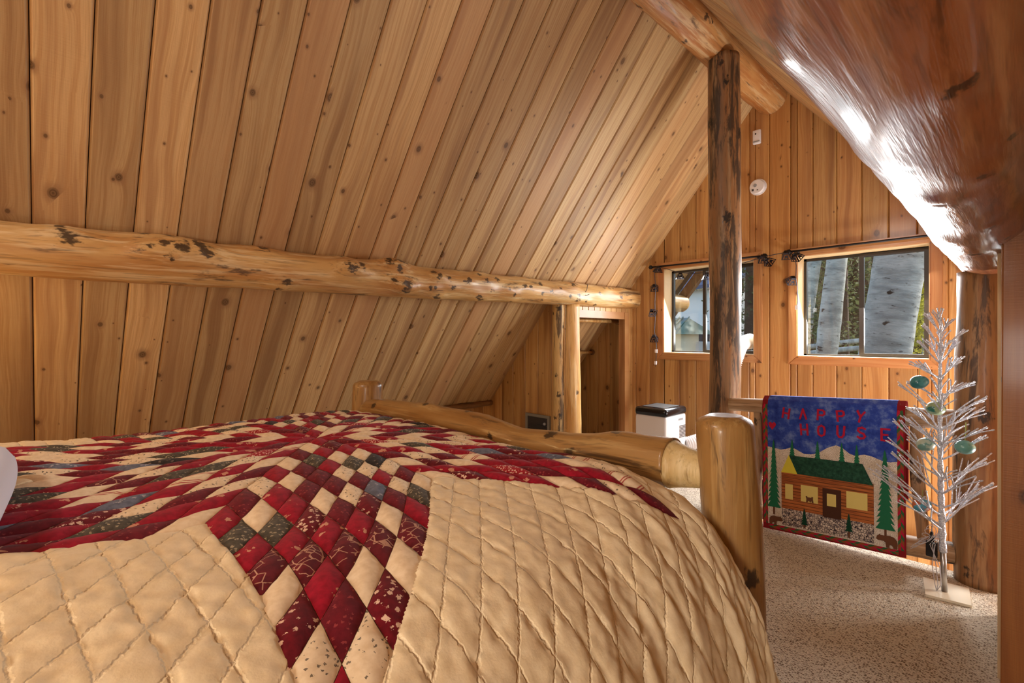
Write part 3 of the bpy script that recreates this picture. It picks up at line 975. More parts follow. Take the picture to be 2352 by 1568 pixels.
PMAT = {
    'r': cloth_mat('cotton_red_print', print_dots(RED, RED2, srgb(206, 150, 120), 30, .26, .55)),
    'd': cloth_mat('cotton_dark_red', print_dots(DK, DK2, srgb(150, 60, 60), 120, .3, .5)),
    'v': cloth_mat('cotton_wine_vines', print_vines(srgb(108, 26, 34), srgb(86, 18, 26), srgb(208, 160, 130))),
    'f': cloth_mat('cotton_wine_flowers', print_dots(srgb(112, 16, 28), srgb(90, 10, 20), srgb(232, 196, 168), 88, .40, .45)),
    'c': cloth_mat('cotton_plain_cream', solid(CR, CR2)),
    'p': cloth_mat('cotton_cream_sprigs', print_dots(CR, CR2, srgb(76, 66, 56), 115, .27, .42)),
    'o': cloth_mat('cotton_olive_print', print_dots(srgb(92, 84, 70), srgb(66, 60, 50), srgb(172, 156, 126), 130, .34, .4)),
    'b': cloth_mat('cotton_slate_blue', print_dots(srgb(112, 116, 132), srgb(90, 94, 108), srgb(170, 168, 172), 70, .3, .5)),
    'k': cloth_mat('cotton_charcoal', print_dots(srgb(58, 52, 50), srgb(40, 36, 36), srgb(140, 120, 106), 90, .28, .6)),
    's': cloth_mat('cotton_red_dots', print_dots(srgb(166, 36, 44), srgb(150, 28, 38), srgb(232, 190, 170), 150, .38, .1)),
    't': cloth_mat('cotton_cream_red_stripe', print_stripes(CR, CR2, srgb(168, 30, 44))),
}
def quilt_cloth(t):
    u = uvw(t)
    n = t.noise(u, 30, 4)
    t.col(t.mix(t.smooth(n, .3, .7), srgb(222, 199, 158), srgb(232, 212, 175)))
    sp = t.new('ShaderNodeSeparateXYZ'); t.l.new(u, sp.inputs[0])
    pitch = LS / 8 * math.sin(PI / 4)
    wv = t.math('MULTIPLY', t.math('SUBTRACT', t.noise(u, 90, 2), .5), .010)
    hs = []
    for a in (PI / 8, -PI / 8):
        a = a + ROT
        d = t.math('ADD', t.math('ADD', t.math('MULTIPLY', sp.outputs[0], -math.sin(a)), t.math('MULTIPLY', sp.outputs[1], math.cos(a))), wv)
        q = t.math('MULTIPLY', t.math('ABSOLUTE', t.math('SUBTRACT', t.math('FRACT', t.math('ADD', t.math('DIVIDE', d, pitch), .5)), .5)), pitch)
        hs.append(t.smooth(q, .0, .0035))
    line = t.math('MINIMUM', hs[0], hs[1])
    wr = t.noise(t.map(u, (75, 75, 1)), 1.0, 3, .6)
    t.bump(t.math('ADD', t.math('MULTIPLY', line, .8), t.math('MULTIPLY', wr, .45)), .55, .0035)
M['quilt'] = cloth_mat('cotton_quilt_ground', quilt_cloth)
ROWS = ['r', 'vc', 'rrd', 'ccoc', 'kordr', 'pppdcp', 'drdddrd', 'cpbpcrcr', 'odfdfoo', 'rcrrrr', 'vvvvv', 'ccrc', 'fdf', 'pp', 'r']
ROWS2 = ['r', 'cd', 'rsr', 'cpcr', 'drord', 'pprppc', 'rdrrdvr', 'crpbtcrc', 'dofdrof', 'rrdrsr', 'vdrdv', 'tcrc', 'frf', 'tp', 'd']
quilt = empty('star_quilt', V(CX, CY, -0.38))
tag(quilt, 'red and cream patchwork star quilt spread over the bed', 'quilt')
QB = -Vector(quilt.location)

def star_radius_inside(X, Y):
    """how far inside the star outline a flat point lies (unit star coordinates)"""
    X0, Y0 = X, Y
    for _ in range(9):
        dx, dy = quilt_pull(X, Y)
        X, Y = X0 - dx, Y0 - dy
    c, s_ = math.cos(-ROT), math.sin(-ROT)
    x = (X * c - Y * s_) / LS; y = (X * s_ + Y * c) / LS
    r = np.hypot(x, y); a = (np.arctan2(y, x) + PI / 8) % (PI / 4) - PI / 8
    # star edge from (1.848,0) to (cos22.5, sin22.5)
    ax = np.abs(a)
    p0 = np.array([1.848, 0]); p1 = np.array([math.cos(PI / 8), math.sin(PI / 8)])
    nrm = np.array([-(p1 - p0)[1], (p1 - p0)[0]]); nrm /= np.linalg.norm(nrm)
    if nrm.dot(p0) < 0: nrm = -nrm
    return (nrm.dot(p0) - (r * np.cos(ax) * nrm[0] + r * np.sin(ax) * nrm[1])) * LS

def quilt_ground():
    ds = .0062
    s = np.arange(-1.25, 1.78, ds); t = np.arange(-1.65, .98, ds)
    S, T_ = np.meshgrid(s, t, indexing='ij')
    c, sn = math.cos(ROT), math.sin(ROT)
    inside = star_radius_inside(S, T_)
    h = wrinkle(S, T_)
    sp = LS / 8 * math.sin(PI / 4)
    x = S * c + T_ * sn; yv = -S * sn + T_ * c
    groove = np.zeros_like(S)
    for a in (PI / 8, -PI / 8):
        d = -x * math.sin(a) + yv * math.cos(a)
        d = d + .006 * vnoise(S * 14, T_ * 14 + 7 * a)
        q = np.abs((d / sp + .5) % 1 - .5) * sp
        groove = np.maximum(groove, np.exp(-(q / .0045) ** 2) + .25 * np.exp(-(q / .014) ** 2))
    h = h - .0042 * groove * (.7 + .5 * vnoise(S * 60, T_ * 60))
    h = h + .004
    h = np.where(inside > 0, -.004 - np.clip(inside, 0, .03) * .3, h)
    P = surf(S, T_, h)
    ni, nj = S.shape
    idx = np.arange(ni * nj).reshape(ni, nj)
    f = np.stack([idx[:-1, :-1], idx[1:, :-1], idx[1:, 1:], idx[:-1, 1:]], -1).reshape(-1, 4)
    me = bpy.data.meshes.new('quilt_ground')
    vs = P.reshape(-1, 3) + np.array(QB)
    me.vertices.add(len(vs)); me.vertices.foreach_set('co', vs.reshape(-1))
    me.loops.add(len(f) * 4); me.loops.foreach_set('vertex_index', f.reshape(-1))
    me.polygons.add(len(f)); me.polygons.foreach_set('loop_start', np.arange(len(f)) * 4); me.polygons.foreach_set('loop_total', np.full(len(f), 4))
    me.polygons.foreach_set('use_smooth', np.ones(len(f), bool))
    uvl = me.uv_layers.new(name='UVMap')
    uvc = np.stack([S, T_], -1).reshape(-1, 2)[f.reshape(-1)]
    uvl.data.foreach_set('uv', uvc.reshape(-1))
    me.materials.append(M['quilt'])
    me.update(); me.validate()
    o = bpy.data.objects.new('quilt_ground', me); link(o, quilt)
quilt_ground()

def project(P):
    X, Y, Z = P[..., 0], P[..., 1], P[..., 2] - H
    r = X * math.cos(PSI) + Y * math.sin(PSI); d = -X * math.sin(PSI) + Y * math.cos(PSI)
    d = np.maximum(d, .05)
    return 1176 + F_PX * r / d, V0 - F_PX * Z / d

patches = []
NP = 6
g = np.linspace(0, 1, NP)
GU, GV = np.meshgrid(g, g, indexing='ij')
GUi = GU * .985 + .0075; GVi = GV * .985 + .0075
puff = .0085 * (1 - np.abs(2 * GU - 1) ** 3) * (1 - np.abs(2 * GV - 1) ** 3)
Rq = random.Random(11)
for arm in range(8):
    a1, a2 = arm * PI / 4 + PI / 8, arm * PI / 4 - PI / 8
    c1 = np.array([math.cos(a1), math.sin(a1)]); c2 = np.array([math.cos(a2), math.sin(a2)])
    for i in range(8):
        for j in range(8):
            row = (ROWS if arm == 0 else (ROWS2 if arm % 2 else ROWS))[i + j]
            n = i + j
            pos = (n - i) if n <= 7 else (7 - i)
            code = row[pos % len(row)]
            if arm and Rq.random() < .12: code = Rq.choice('rdcpobt')
            ux = ((i + GUi)[..., None] * c1 + (j + GVi)[..., None] * c2) / 8
            s_, t_ = star_to_flat(ux[..., 0], ux[..., 1])
            keep = s_.min() > -1.22
            h = puff - .002 + wrinkle(s_, t_) * .8
            P = surf(s_, t_, h)
            px, py = project(P)
            cx_ = [px[0, 0], px[-1, 0], px[-1, -1], px[0, -1]]; cy_ = [py[0, 0], py[-1, 0], py[-1, -1], py[0, -1]]
            ar = .5 * sum(cx_[q] * cy_[(q + 1) % 4] - cx_[(q + 1) % 4] * cy_[q] for q in range(4))
            mx, my = px.mean(), py.mean()
            vis = abs(ar) if (-30 < mx < 2380 and my < 1600) else 0
            if P[..., 1].max() > 1.30 or P[..., 0].min() < -2.62: vis = 0
            if keep: patches.append((vis, arm, i, j, code, P, s_, t_))
patches.sort(key=lambda q: -q[0])
idx = np.arange(NP * NP).reshape(NP, NP)
PF = np.stack([idx[:-1, :-1], idx[:-1, 1:], idx[1:, 1:], idx[1:, :-1]], -1).reshape(-1, 4)
def patch_obj(items, name):
    vs, fs, mi, uvs, mats = [], [], [], [], []
    for vis, arm, i, j, code, P, s_, t_ in items:
        k = len(vs) * NP * NP
        vs.append(P.reshape(-1, 3) + np.array(QB)); fs.append(PF + k)
        if code not in mats: mats.append(code)
        mi += [mats.index(code)] * len(PF)
        o_ = (arm * 1.3 + i * .37 + j * .71)
        uvs.append(np.stack([s_ + o_, t_ + o_ * .6], -1).reshape(-1, 2))
    vs = np.concatenate(vs); fs = np.concatenate(fs); uvs = np.concatenate(uvs)
    me = bpy.data.meshes.new(name)
    me.from_pydata(vs.tolist(), [], fs.tolist())
    for c in mats: me.materials.append(PMAT[c])
    me.polygons.foreach_set('material_index', mi)
    me.polygons.foreach_set('use_smooth', [True] * len(fs))
    u = me.uv_layers.new(name='UVMap')
    u.data.foreach_set('uv', uvs[fs.reshape(-1)].reshape(-1))
    me.update()
    o = bpy.data.objects.new(name, me)
    return link(o, quilt)
for it in patches[:300]: patch_obj([it], 'patch')
tag(patch_obj(patches[300:], 'patch_field'), kind='stuff')

# pillow at the head, only its edge shows at the left border
def pillow(name, c, sx, sy, sz, lab, tilt=0.0):
    n = 28
    u = np.linspace(-1, 1, n)
    U, W_ = np.meshgrid(u, u, indexing='ij')
    e = np.clip(1 - np.maximum(np.abs(U), np.abs(W_)) ** 4, 0, 1) ** .5 * (1 - .25 * (U ** 2) * (W_ ** 2))
    vs, fs = [], []
    for sg in (1, -1):
        k = len(vs)
        X = U * sx * (1 - .06 * W_ ** 2); Y_ = W_ * sy * (1 - .06 * U ** 2)
        Z = sg * sz * e + .004 * vnoise(U * 5 + 3, W_ * 5) * e
        P = np.stack([X, Y_ * math.cos(tilt) - Z * math.sin(tilt), Y_ * math.sin(tilt) + Z * math.cos(tilt)], -1)
        vs += P.reshape(-1, 3).tolist()
        for i in range(n - 1):
            for j in range(n - 1):
                q = (k + i * n + j, k + (i + 1) * n + j, k + (i + 1) * n + j + 1, k + i * n + j + 1)
                fs.append(q if sg > 0 else q[::-1])
    me = bpy.data.meshes.new(name); me.from_pydata(vs, [], fs)
    bm = bmesh.new(); bm.from_mesh(me); bmesh.ops.remove_doubles(bm, verts=bm.verts, dist=1e-4); bm.to_mesh(me); bm.free()
    me.polygons.foreach_set('use_smooth', [True] * len(me.polygons))
    me.materials.append(cloth_mat('cotton_white_pillowcase', solid(srgb(226, 224, 232), srgb(210, 208, 218))))
    o = bpy.data.objects.new(name, me); COL.objects.link(o)
    o.location = c
    return tag(o, lab, 'pillow')
pillow('pillow', V(-1.50, -0.262, -0.330), .33, .22, .070, 'white pillow whose edge shows at the left border above the quilt', .1)

# ------------------------------------------------------------------ wall hanging draped over the railing
hq = empty('hanging_quilt', V(-0.82, 3.50, -1.27))
tag(hq, 'HAPPY HOUSE wall quilt with a log cabin hung over the railing', 'quilt')
TLx, TRx = -1.205, -0.447
def hmap(u, v, off=0.0):
    """u across, v down the front face; above v=0 the cloth rolls back over the rail"""
    ztop = -0.437 + .035 * u; zbot = -1.285 + .038 * u
    x = TLx + (TRx - TLx) * u + .006 * v
    r = .062
    vf = .022
    wob = 0.0
    if v >= vf:
        z = ztop - r + .035 + (zbot - ztop + r - .035) * (v - vf) / (1 - vf)
        return V(x, 3.506 - off + wob, z)
    a = (vf - v) / vf * .9
    return V(x, 3.506 + r * (1 - math.cos(a)) - off * math.cos(a), ztop - r + .035 + (r + off) * math.sin(a))

cloth = lambda name, c, d, sc=60: cloth_mat(name, solid(c, d, sc))
def mottled(c, d, e, sc):
    def fn(t):
        u = t.objc()
        n = t.noise(u, sc, 4, .65)
        t.col(t.ramp(n, [(.3, d), (.5, c), (.68, e)]))
    return fn
def pebbles(t):
    v = t.voronoi(t.objc(), 75); e = t.voronoi(t.objc(), 75, 'DISTANCE_TO_EDGE')
    cs = t.new('ShaderNodeSeparateColor'); t.l.new(v.outputs['Color'], cs.inputs[0])
    c = t.ramp(cs.outputs[0], [(0, srgb(120, 108, 112)), (.4, srgb(188, 172, 158)), (1, srgb(222, 210, 196))])
    t.col(t.mix(t.smooth(e.outputs['Distance'], .02, .12), srgb(36, 26, 40), c))
def crackle(t):
    e = t.voronoi(t.objc(), 130, 'DISTANCE_TO_EDGE')
    n = t.noise(t.objc(), 12, 3)
    c = t.mix(t.smooth(n, .35, .65), srgb(232, 224, 212), srgb(212, 198, 178))
    t.col(t.mix(t.smooth(e.outputs['Distance'], .0, .10), srgb(164, 148, 132), c))
def logsiding(t):
    p = t.objc()
    n = t.noise(t.map(p, (6, 1, 120)), 1, 4)
    t.col(t.ramp(n, [(.3, srgb(120, 66, 36)), (.5, srgb(170, 98, 54)), (.7, srgb(200, 122, 66))]))
HM = {'sky': cloth_mat('cotton_blue_mottled', mottled(srgb(50, 76, 168), srgb(34, 50, 132), srgb(112, 134, 196), 14)),
      'snow': cloth_mat('cotton_snow_crackle', crackle), 'stone': cloth_mat('cotton_pebble_print', pebbles),
      'log': cloth_mat('cotton_log_print', logsiding), 'roof': cloth_mat('cotton_dark_green_shingle', mottled(srgb(36, 74, 58), srgb(26, 56, 46), srgb(46, 92, 72), 60)),
      'tree': cloth('cotton_pine_green', srgb(42, 120, 84), srgb(32, 98, 68)), 'treed': cloth('cotton_deep_pine_green', srgb(26, 72, 52), srgb(20, 58, 44)),
      'yel': cloth('cotton_bright_yellow', srgb(226, 216, 78), srgb(214, 200, 64)), 'pane': cloth('cotton_window_yellow', srgb(228, 210, 128), srgb(216, 196, 114)),
      'brown': cloth('cotton_dark_brown', srgb(82, 52, 38), srgb(70, 44, 34)), 'bear': cloth('cotton_bear_brown', srgb(112, 74, 52), srgb(98, 62, 44)),
      'red': cloth('felt_red', srgb(186, 34, 66), srgb(166, 26, 54)), 'bind': cloth('cotton_red_binding', srgb(140, 30, 36), srgb(122, 22, 30)),
      'green': cloth('cotton_braid_green', srgb(62, 106, 66), srgb(46, 88, 54)), 'rust': cloth('cotton_braid_rust', srgb(150, 82, 46), srgb(132, 66, 38))}
def strip_poly(name, pts, off, mat, parent=None, thick=.0016):
    """flat cloth piece given by (u,v) outline, laid at height off above the cloth face"""
    n = len(pts)
    b = MB()
    fr = [hmap(u, v, off + thick) for u, v in pts]; bk = [hmap(u, v, off) for u, v in pts]
    b.add(fr + bk, [tuple(range(n))] + [(i, i + n, (i + 1) % n + n, (i + 1) % n) for i in range(n)])
    o = b.build(name, HM[mat], parent or hq)
    bm = bmesh.new(); bm.from_mesh(o.data); bmesh.ops.recalc_face_normals(bm, faces=bm.faces)
    bmesh.ops.triangulate(bm, faces=[f for f in bm.faces if len(f.verts) > 4]); bm.to_mesh(o.data); bm.free()
    return o
def strip_grid(name, u0, u1, v0, v1, off, mat, nu=10, nv=40, thick=.003, multi=None):
    b = MB()
    U = np.linspace(u0, u1, nu + 1); Vv = np.linspace(v0, v1, nv + 1)
    k = (nu + 1) * (nv + 1)
    fr = [hmap(u, v, off + thick) for u in U for v in Vv]; bk = [hmap(u, v, off) for u in U for v in Vv]
    fs = []
    for i in range(nu):
        for j in range(nv):
            a = i * (nv + 1) + j
            fs.append((a, a + nv + 1, a + nv + 2, a + 1)); fs.append((a + k, a + k + 1, a + k + nv + 2, a + k + nv + 1))
    for i in range(nu):
        a = i * (nv + 1); fs.append((a, a + k, a + k + nv + 1, a + nv + 1)); a += nv; fs.append((a, a + nv + 1, a + k + nv + 1, a + k))
    for j in range(nv):
        fs.append((j, j + 1, j + 1 + k, j + k)); a = nu * (nv + 1) + j; fs.append((a, a + k, a + k + 1, a + 1))
    b.add(fr + bk, fs)
    o = b.build(name, HM[mat], hq)
    bm = bmesh.new(); bm.from_mesh(o.data); bmesh.ops.recalc_face_normals(bm, faces=bm.faces); bm.to_mesh(o.data); bm.free()
    return o
# backing with red binding, rolled over the rail and hanging down a little behind it
strip_grid('binding', 0, 1, -.045, 1.0, 0, 'bind', 12, 60, .004)
bb = MB()
for u0, u1 in ((0, 1),):
    zt0, zt1 = -0.437, -0.402
    bb.box((TLx, 3.632, -0.95 + H), (TRx, 3.638, -0.47 + H))
bb.build('back_flap', HM['bind'], hq)
strip_grid('sky_panel', .045, .952, -.04, .42, .004, 'sky', 12, 30, .001)
snow = [(.045, .345), (.10, .352), (.15, .36), (.19, .352), (.235, .332), (.28, .35), (.33, .374), (.38, .372), (.43, .358), (.50, .31), (.56, .285), (.60, .297), (.65, .335), (.69, .347), (.72, .338), (.75, .331), (.80, .34), (.87, .365), (.91, .366), (.952, .357), (.952, .955), (.045, .955)]
strip_poly('snow_panel', snow, .0052, 'snow')
strip_poly('pebble_path', [(.156, .80), (.807, .80), (.807, .945), (.156, .945)], .007, 'stone')
def pine(u, v0, v1, hw, tiers, mat, off, trunk=None):
    pts = []
    for i in range(tiers):
        a = i / tiers; b_ = (i + 1) / tiers
        w0 = hw * (.12 + .88 * b_); w1 = hw * (.12 + .88 * b_) * .62
        pts.append((w0, v0 + (v1 - v0) * b_))
        if i < tiers - 1: pts.append((w1 * .85, v0 + (v1 - v0) * (b_ - .02)))
    L_ = [(u, v0)] + [(u + w, v) for w, v in pts] + [(u - w, v) for w, v in reversed(pts)]
    t_ = strip_poly('pine_tree', L_, off, mat)
    if trunk: strip_poly('tree_trunk', [(u - .007, v1), (u + .007, v1), (u + .007, trunk), (u - .007, trunk)], off - .0005, 'bear', t_)
for u, a, b_ in ((.24, .27, .40), (.43, .265, .40), (.60, .26, .40), (.70, .265, .41)):
    pine(u, a, b_, .024, 7, 'tree', .0072)
cabin = strip_poly('cabin_wall', [(.156, .53), (.807, .53), (.807, .812), (.156, .812)], .0088, 'log')
for i in range(11):
    v = .545 + i * .0245
    strip_poly('log_seam', [(.156, v), (.807, v), (.807, v + .003), (.156, v + .003)], .0104, 'brown', cabin, .0004)
strip_poly('cabin_roof', [(.219, .396), (.738, .398), (.805, .540), (.279, .532)], .0106, 'roof')
strip_poly('cabin_gable', [(.154, .534), (.215, .394), (.281, .534)], .0106, 'yel')
for a in ((.186, .245, .62, .735), (.306, .432, .61, .735), (.63, .768, .605, .725)):
    strip_poly('cabin_window', [(a[0], a[2]), (a[1], a[2]), (a[1], a[3]), (a[0], a[3])], .0108, 'pane')
dr = strip_poly('cabin_door', [(.465, .61), (.594, .61), (.594, .822), (.465, .822)], .0108, 'brown')
strip_poly('door_window', [(.496, .645), (.56, .645), (.56, .735), (.496, .735)], .0125, 'pane', dr)
strip_poly('bear_figure', [(.342, .692), (.352, .688), (.357, .697), (.383, .697), (.388, .688), (.398, .692), (.396, .703), (.40, .735), (.388, .735), (.385, .722), (.375, .735), (.366, .722), (.356, .735), (.345, .735), (.348, .71)], .0126, 'bear')
pine(.094, .285, .818, .054, 14, 'tree', .0094, .875)
pine(.878, .283, .832, .062, 14, 'tree', .0094, .875)
pine(.33, .785, .912, .026, 6, 'treed', .0094, .935)
pine(.645, .765, .895, .028, 6, 'treed', .0094, .94)
BEAR = [(0, .42), (.04, .20), (.12, .10), (.15, .02), (.22, .08), (.40, .10), (.62, .04), (.84, .12), (.97, .34), (1, .62), (.98, .98), (.80, .98), (.78, .84), (.70, .74), (.62, .78), (.63, .98), (.47, .98), (.44, .62), (.36, .52), (.20, .50), (.08, .52)]
strip_poly('bear_figure', [(.162 - .106 * x, .882 + .075 * y) for x, y in BEAR], .011, 'bear')
strip_poly('bear_figure', [(.820 + .132 * x, .865 + .088 * y) for x, y in BEAR], .011, 'bear')
# braided border
def braid(name, horizontal, c0, c1, a0, a1, n):
    b = MB(); mats = ['red', 'green', 'rust']
    cm = (c0 + c1) / 2
    st = (a1 - a0) / n
    for i in range(n):
        for side in (0, 1):
            a = a0 + i * st
            lo, hi = (c0, cm) if side == 0 else (cm, c1)
            sl = st * .9
            q = [(lo, a + (sl if side == 0 else 0)), (hi, a + (0 if side == 0 else sl)), (hi, a + st + (0 if side == 0 else sl)), (lo, a + st + (sl if side == 0 else 0))]
            q = [(x, min(y, a1)) for x, y in q]
            if horizontal: q = [(y, x) for x, y in q]
            vs = [hmap(u, v, .0068) for u, v in q] + [hmap(u, v, .005) for u, v in q]
            b.add(vs, [(0, 1, 2, 3), (0, 4, 5, 1), (1, 5, 6, 2), (2, 6, 7, 3), (3, 7, 4, 0)], (i + side) % 3)
    o = b.build(name, [HM[m] for m in mats], hq)
    bm = bmesh.new(); bm.from_mesh(o.data); bmesh.ops.recalc_face_normals(bm, faces=bm.faces); bm.to_mesh(o.data); bm.free()
    return tag(o, kind='stuff')
braid('braid_border', False, .010, .045, .0, .955, 34)
braid('braid_border', False, .952, .990, .0, .955, 34)
braid('braid_border', True, .957, .988, .045, .955, 32)
# letters cut from felt
LET = {'H': [[(0, 0), (0, 1)], [(1, 0), (1, 1)], [(0, .5), (1, .5)]], 'A': [[(0, 1), (.5, 0), (1, 1)]], 'P': [[(0, 1), (0, 0), (.75, 0), (1, .14), (1, .38), (.75, .52), (0, .52)]],
       'Y': [[(0, 0), (.5, .5), (1, 0)], [(.5, .5), (.35, 1)]], 'O': [[(.5, 0), (.9, .15), (1, .5), (.9, .85), (.5, 1), (.1, .85), (0, .5), (.1, .15), (.5, 0)]],
       'U': [[(0, 0), (.05, .75), (.3, 1), (.7, 1), (.95, .75), (1, 0)]], 'S': [[(1, .12), (.6, 0), (.15, .08), (.05, .3), (.35, .46), (.8, .56), (1, .78), (.8, .96), (.4, 1), (0, .86)]],
       'E': [[(1, 0), (0, 0), (0, 1), (1, 1)], [(0, .5), (.75, .5)]]}
def letter(ch, u, v, w, h, rot=0.0):
    b = MB(); tw = .0072; th_ = tw * .88
    for k, st in enumerate(LET[ch]):
        st = [((x - .5) * w, (y - .5) * h) for x, y in st]
        st = [(u + x * math.cos(rot) - y * math.sin(rot), v + x * math.sin(rot) + y * math.cos(rot)) for x, y in st]
        for j, ((x0, y0), (x1, y1)) in enumerate(zip(st[:-1], st[1:])):
            dx, dy = x1 - x0, y1 - y0; l = math.hypot(dx, dy); dx /= l; dy /= l
            x0 -= dx * tw * .8; y0 -= dy * tw * .8; x1 += dx * tw * .8; y1 += dy * tw * .8
            q = [(x0 - dy * tw, y0 + dx * th_), (x1 - dy * tw, y1 + dx * th_), (x1 + dy * tw, y1 - dx * th_), (x0 + dy * tw, y0 - dx * th_)]
            zo = .0064 + .0004 * j + .0011 * k
            vs = [hmap(a, c, zo + .0016) for a, c in q] + [hmap(a, c, .005) for a, c in q]
            b.add(vs, [(0, 1, 2, 3), (0, 4, 5, 1), (1, 5, 6, 2), (2, 6, 7, 3), (3, 7, 4, 0)])
    o = b.build('letter', HM['red'], hq)
    bm = bmesh.new(); bm.from_mesh(o.data); bmesh.ops.recalc_face_normals(bm, faces=bm.faces); bm.to_mesh(o.data); bm.free()
for ch, u, v, r in zip('HAPPY', (.195, .325, .457, .594, .727), (.072, .070, .070, .068, .066), (.15, -.02, .06, -.1, .1)):
    letter(ch, u, v, .046, .072, r)
for ch, u, v, r in zip('HOUSE', (.333, .459, .594, .731, .883), (.188, .187, .183, .180, .180), (-.06, 0, .05, 0, .0)):
    letter(ch, u, v, .048, .078, r)
hp = [(.083 + .030 * (math.sin(a) ** 3), .175 - .0027 * (13 * math.cos(a) - 5 * math.cos(2 * a) - 2 * math.cos(3 * a) - math.cos(4 * a)) * .82) for a in np.linspace(0, 2 * PI, 24, endpoint=False)]
strip_poly('heart', hp, .0058, 'red')

# ------------------------------------------------------------------ silver twig tree
TX, TY = -0.262, 3.285
tree = empty('twig_tree', V(TX, TY, -1.30))
tag(tree, 'bare silver foil twig tree on a pale plate beside the right log post', 'decor tree')
b = MB()
pl = [V(-0.358, 3.40, -1.299), V(-0.178, 3.418, -1.299), V(-0.158, 3.205, -1.299), V(-0.326, 3.182, -1.299)]
b.add([*pl, *[q + Vector((0, 0, .012)) for q in pl]], [(3, 2, 1, 0), (4, 5, 6, 7), (0, 1, 5, 4), (1, 2, 6, 5), (2, 3, 7, 6), (3, 0, 4, 7)])
o = b.build('base_plate', 'ivory', tree)
bm = bmesh.new(); bm.from_mesh(o.data); bmesh.ops.recalc_face_normals(bm, faces=bm.faces); bm.to_mesh(o.data); bm.free()
def tpos(z):
    f = (z + 1.30) / 1.40
    return V(TX - .010 * math.sin(f * 3.0) - .012 * f, TY, z)
b = MB(); b.tube([tpos(-1.29), tpos(-1.06)], .0125, 16); b.build('pole', plain('brushed_steel', srgb(178, 174, 172), .3, .5, .9), tree, True)
zs = np.linspace(-1.09, .10, 40)
b = MB(); b.tube([tpos(z) for z in zs], [.0155 * (1 - .72 * (z + 1.09) / 1.2) * (1 + .18 * math.sin(z * 130)) for z in zs], 10); b.build('trunk', 'silver', tree, True)
Rt = random.Random(5)
levels = np.linspace(-.97, .02, 13)
tips = []
for li, z in enumerate(levels):
    f = li / 12
    for q in range(4 if li < 11 else 3):
        az = q * 2 * PI / 4 + li * 1.15 + Rt.uniform(-.3, .3)
        ln = (.33 - .21 * f) * Rt.uniform(.8, 1.1)
        el = Rt.uniform(.50, .82) + (.25 if f > .8 else 0)
        p0 = tpos(z + Rt.uniform(-.02, .02))
        d = Vector((math.cos(az) * math.cos(el), math.sin(az) * math.cos(el), math.sin(el)))
        if p0.x + d.x * ln > -.10 and d.y > .0: d.x *= .55
        side = d.cross(Vector((0, 0, 1))).normalized()
        b = MB()
        pts = [p0 + d * ln * s + Vector((0, 0, -.05 * ln * math.sin(s * PI))) for s in (0, .25, .5, .75, 1)]
        b.tube(pts, [.0050, .0044, .0038, .0032, .0030], 6)
        for s, sg in ((.32, 1), (.42, -1), (.56, 1), (.66, -1)):
            st = p0 + d * ln * s + Vector((0, 0, -.05 * ln * math.sin(s * PI)))
            d2 = (d + side * sg * Rt.uniform(.25, .5) + Vector((0, 0, Rt.uniform(-.1, .25)))).normalized()
            l2 = ln * (1.05 - s) * Rt.uniform(.7, 1.0)
            b.tube([st, st + d2 * l2 * .5 + Vector((0, 0, .004)), st + d2 * l2], [.0036, .0031, .0028], 5)
            b.tube([st + d2 * l2, st + d2 * (l2 + .010)], [.0042, .0030], 5)
        b.build('branch', 'silver', tree)
# fallen wire loops at the foot of the twigs
for k in range(5):
    b = MB()
    c0 = tpos(-.97); pts = []
    for s in np.linspace(0, 1, 22):
        a = s * (7 + k)
        pts.append(c0 + Vector((-.03 - .07 * s + .03 * math.cos(a + k), .02 * math.sin(a), -.02 - .10 * s - .035 * math.sin(a * .8 + k))))
    b.tube(pts, .0016, 5); b.build('wire_loop', 'cord', tree, True)
for k in range(3):
    b = MB()
    b.tube([tpos(-.98), V(TX - .035 - .01 * k, TY - .02, -1.06), V(TX - .045 + .015 * k, TY - .03, -1.16), V(TX - .035 + .012 * k, TY - .03, -1.25), V(TX - .028, TY - .03, -1.283)], .002, 5)
    b.build('power_cord', 'cord', tree, True)
ad = empty('power_adapter', V(TX - .05, TY - .005, -1.12))
tag(ad, 'small black power adapter dangling beside the silver tree pole', 'adapter')
bevel_box('adapter_body', (TX - .072, TY - .02, H - 1.125), (TX - .026, TY + .012, H - 1.045), .006, 'black', ad, 2)
b = MB(); b.tube([V(TX - .05, TY, -1.046), V(TX - .05, TY, -1.025), V(TX - .05, TY, -1.0)], [.012, .011, .005], 12); b.build('cable_boot', 'black', ad, True)
b = MB(); b.tube([V(TX - .05, TY, -1.0), V(TX - .045, TY, -.96), tpos(-.93)], .002, 6); b.build('cable', 'cord', ad, True)
# egg ornaments
def egg_mat(name, a, c, s_):
    t = NT(name, .3, .5, 0, .4)
    n = t.noise(t.objc(), s_, 2)
    t.col(t.ramp(n, [(.40, a), (.47, a), (.53, c), (.66, c)]))
    return t.m
eggs = [((2112, 877), 3.26, 'plain deep teal egg ornament highest on the silver tree', srgb(30, 106, 114), srgb(58, 130, 134), 20),
        ((2150, 938), 3.25, 'egg ornament with pale top and green bottom near the silver trunk', srgb(24, 104, 92), srgb(150, 168, 130), 16),
        ((2127, 1020), 3.24, 'grey green egg ornament with a pale patch left of the silver trunk', srgb(100, 146, 140), srgb(176, 190, 172), 22),
        ((2217, 1027), 3.22, 'pale teal egg ornament hanging on a long ribbon right of the trunk', srgb(96, 154, 148), srgb(84, 140, 136), 30),
        ((2118, 1160), 3.24, 'blue egg ornament with orange blotch lowest on the silver tree', srgb(72, 156, 186), srgb(196, 104, 72), 24)]
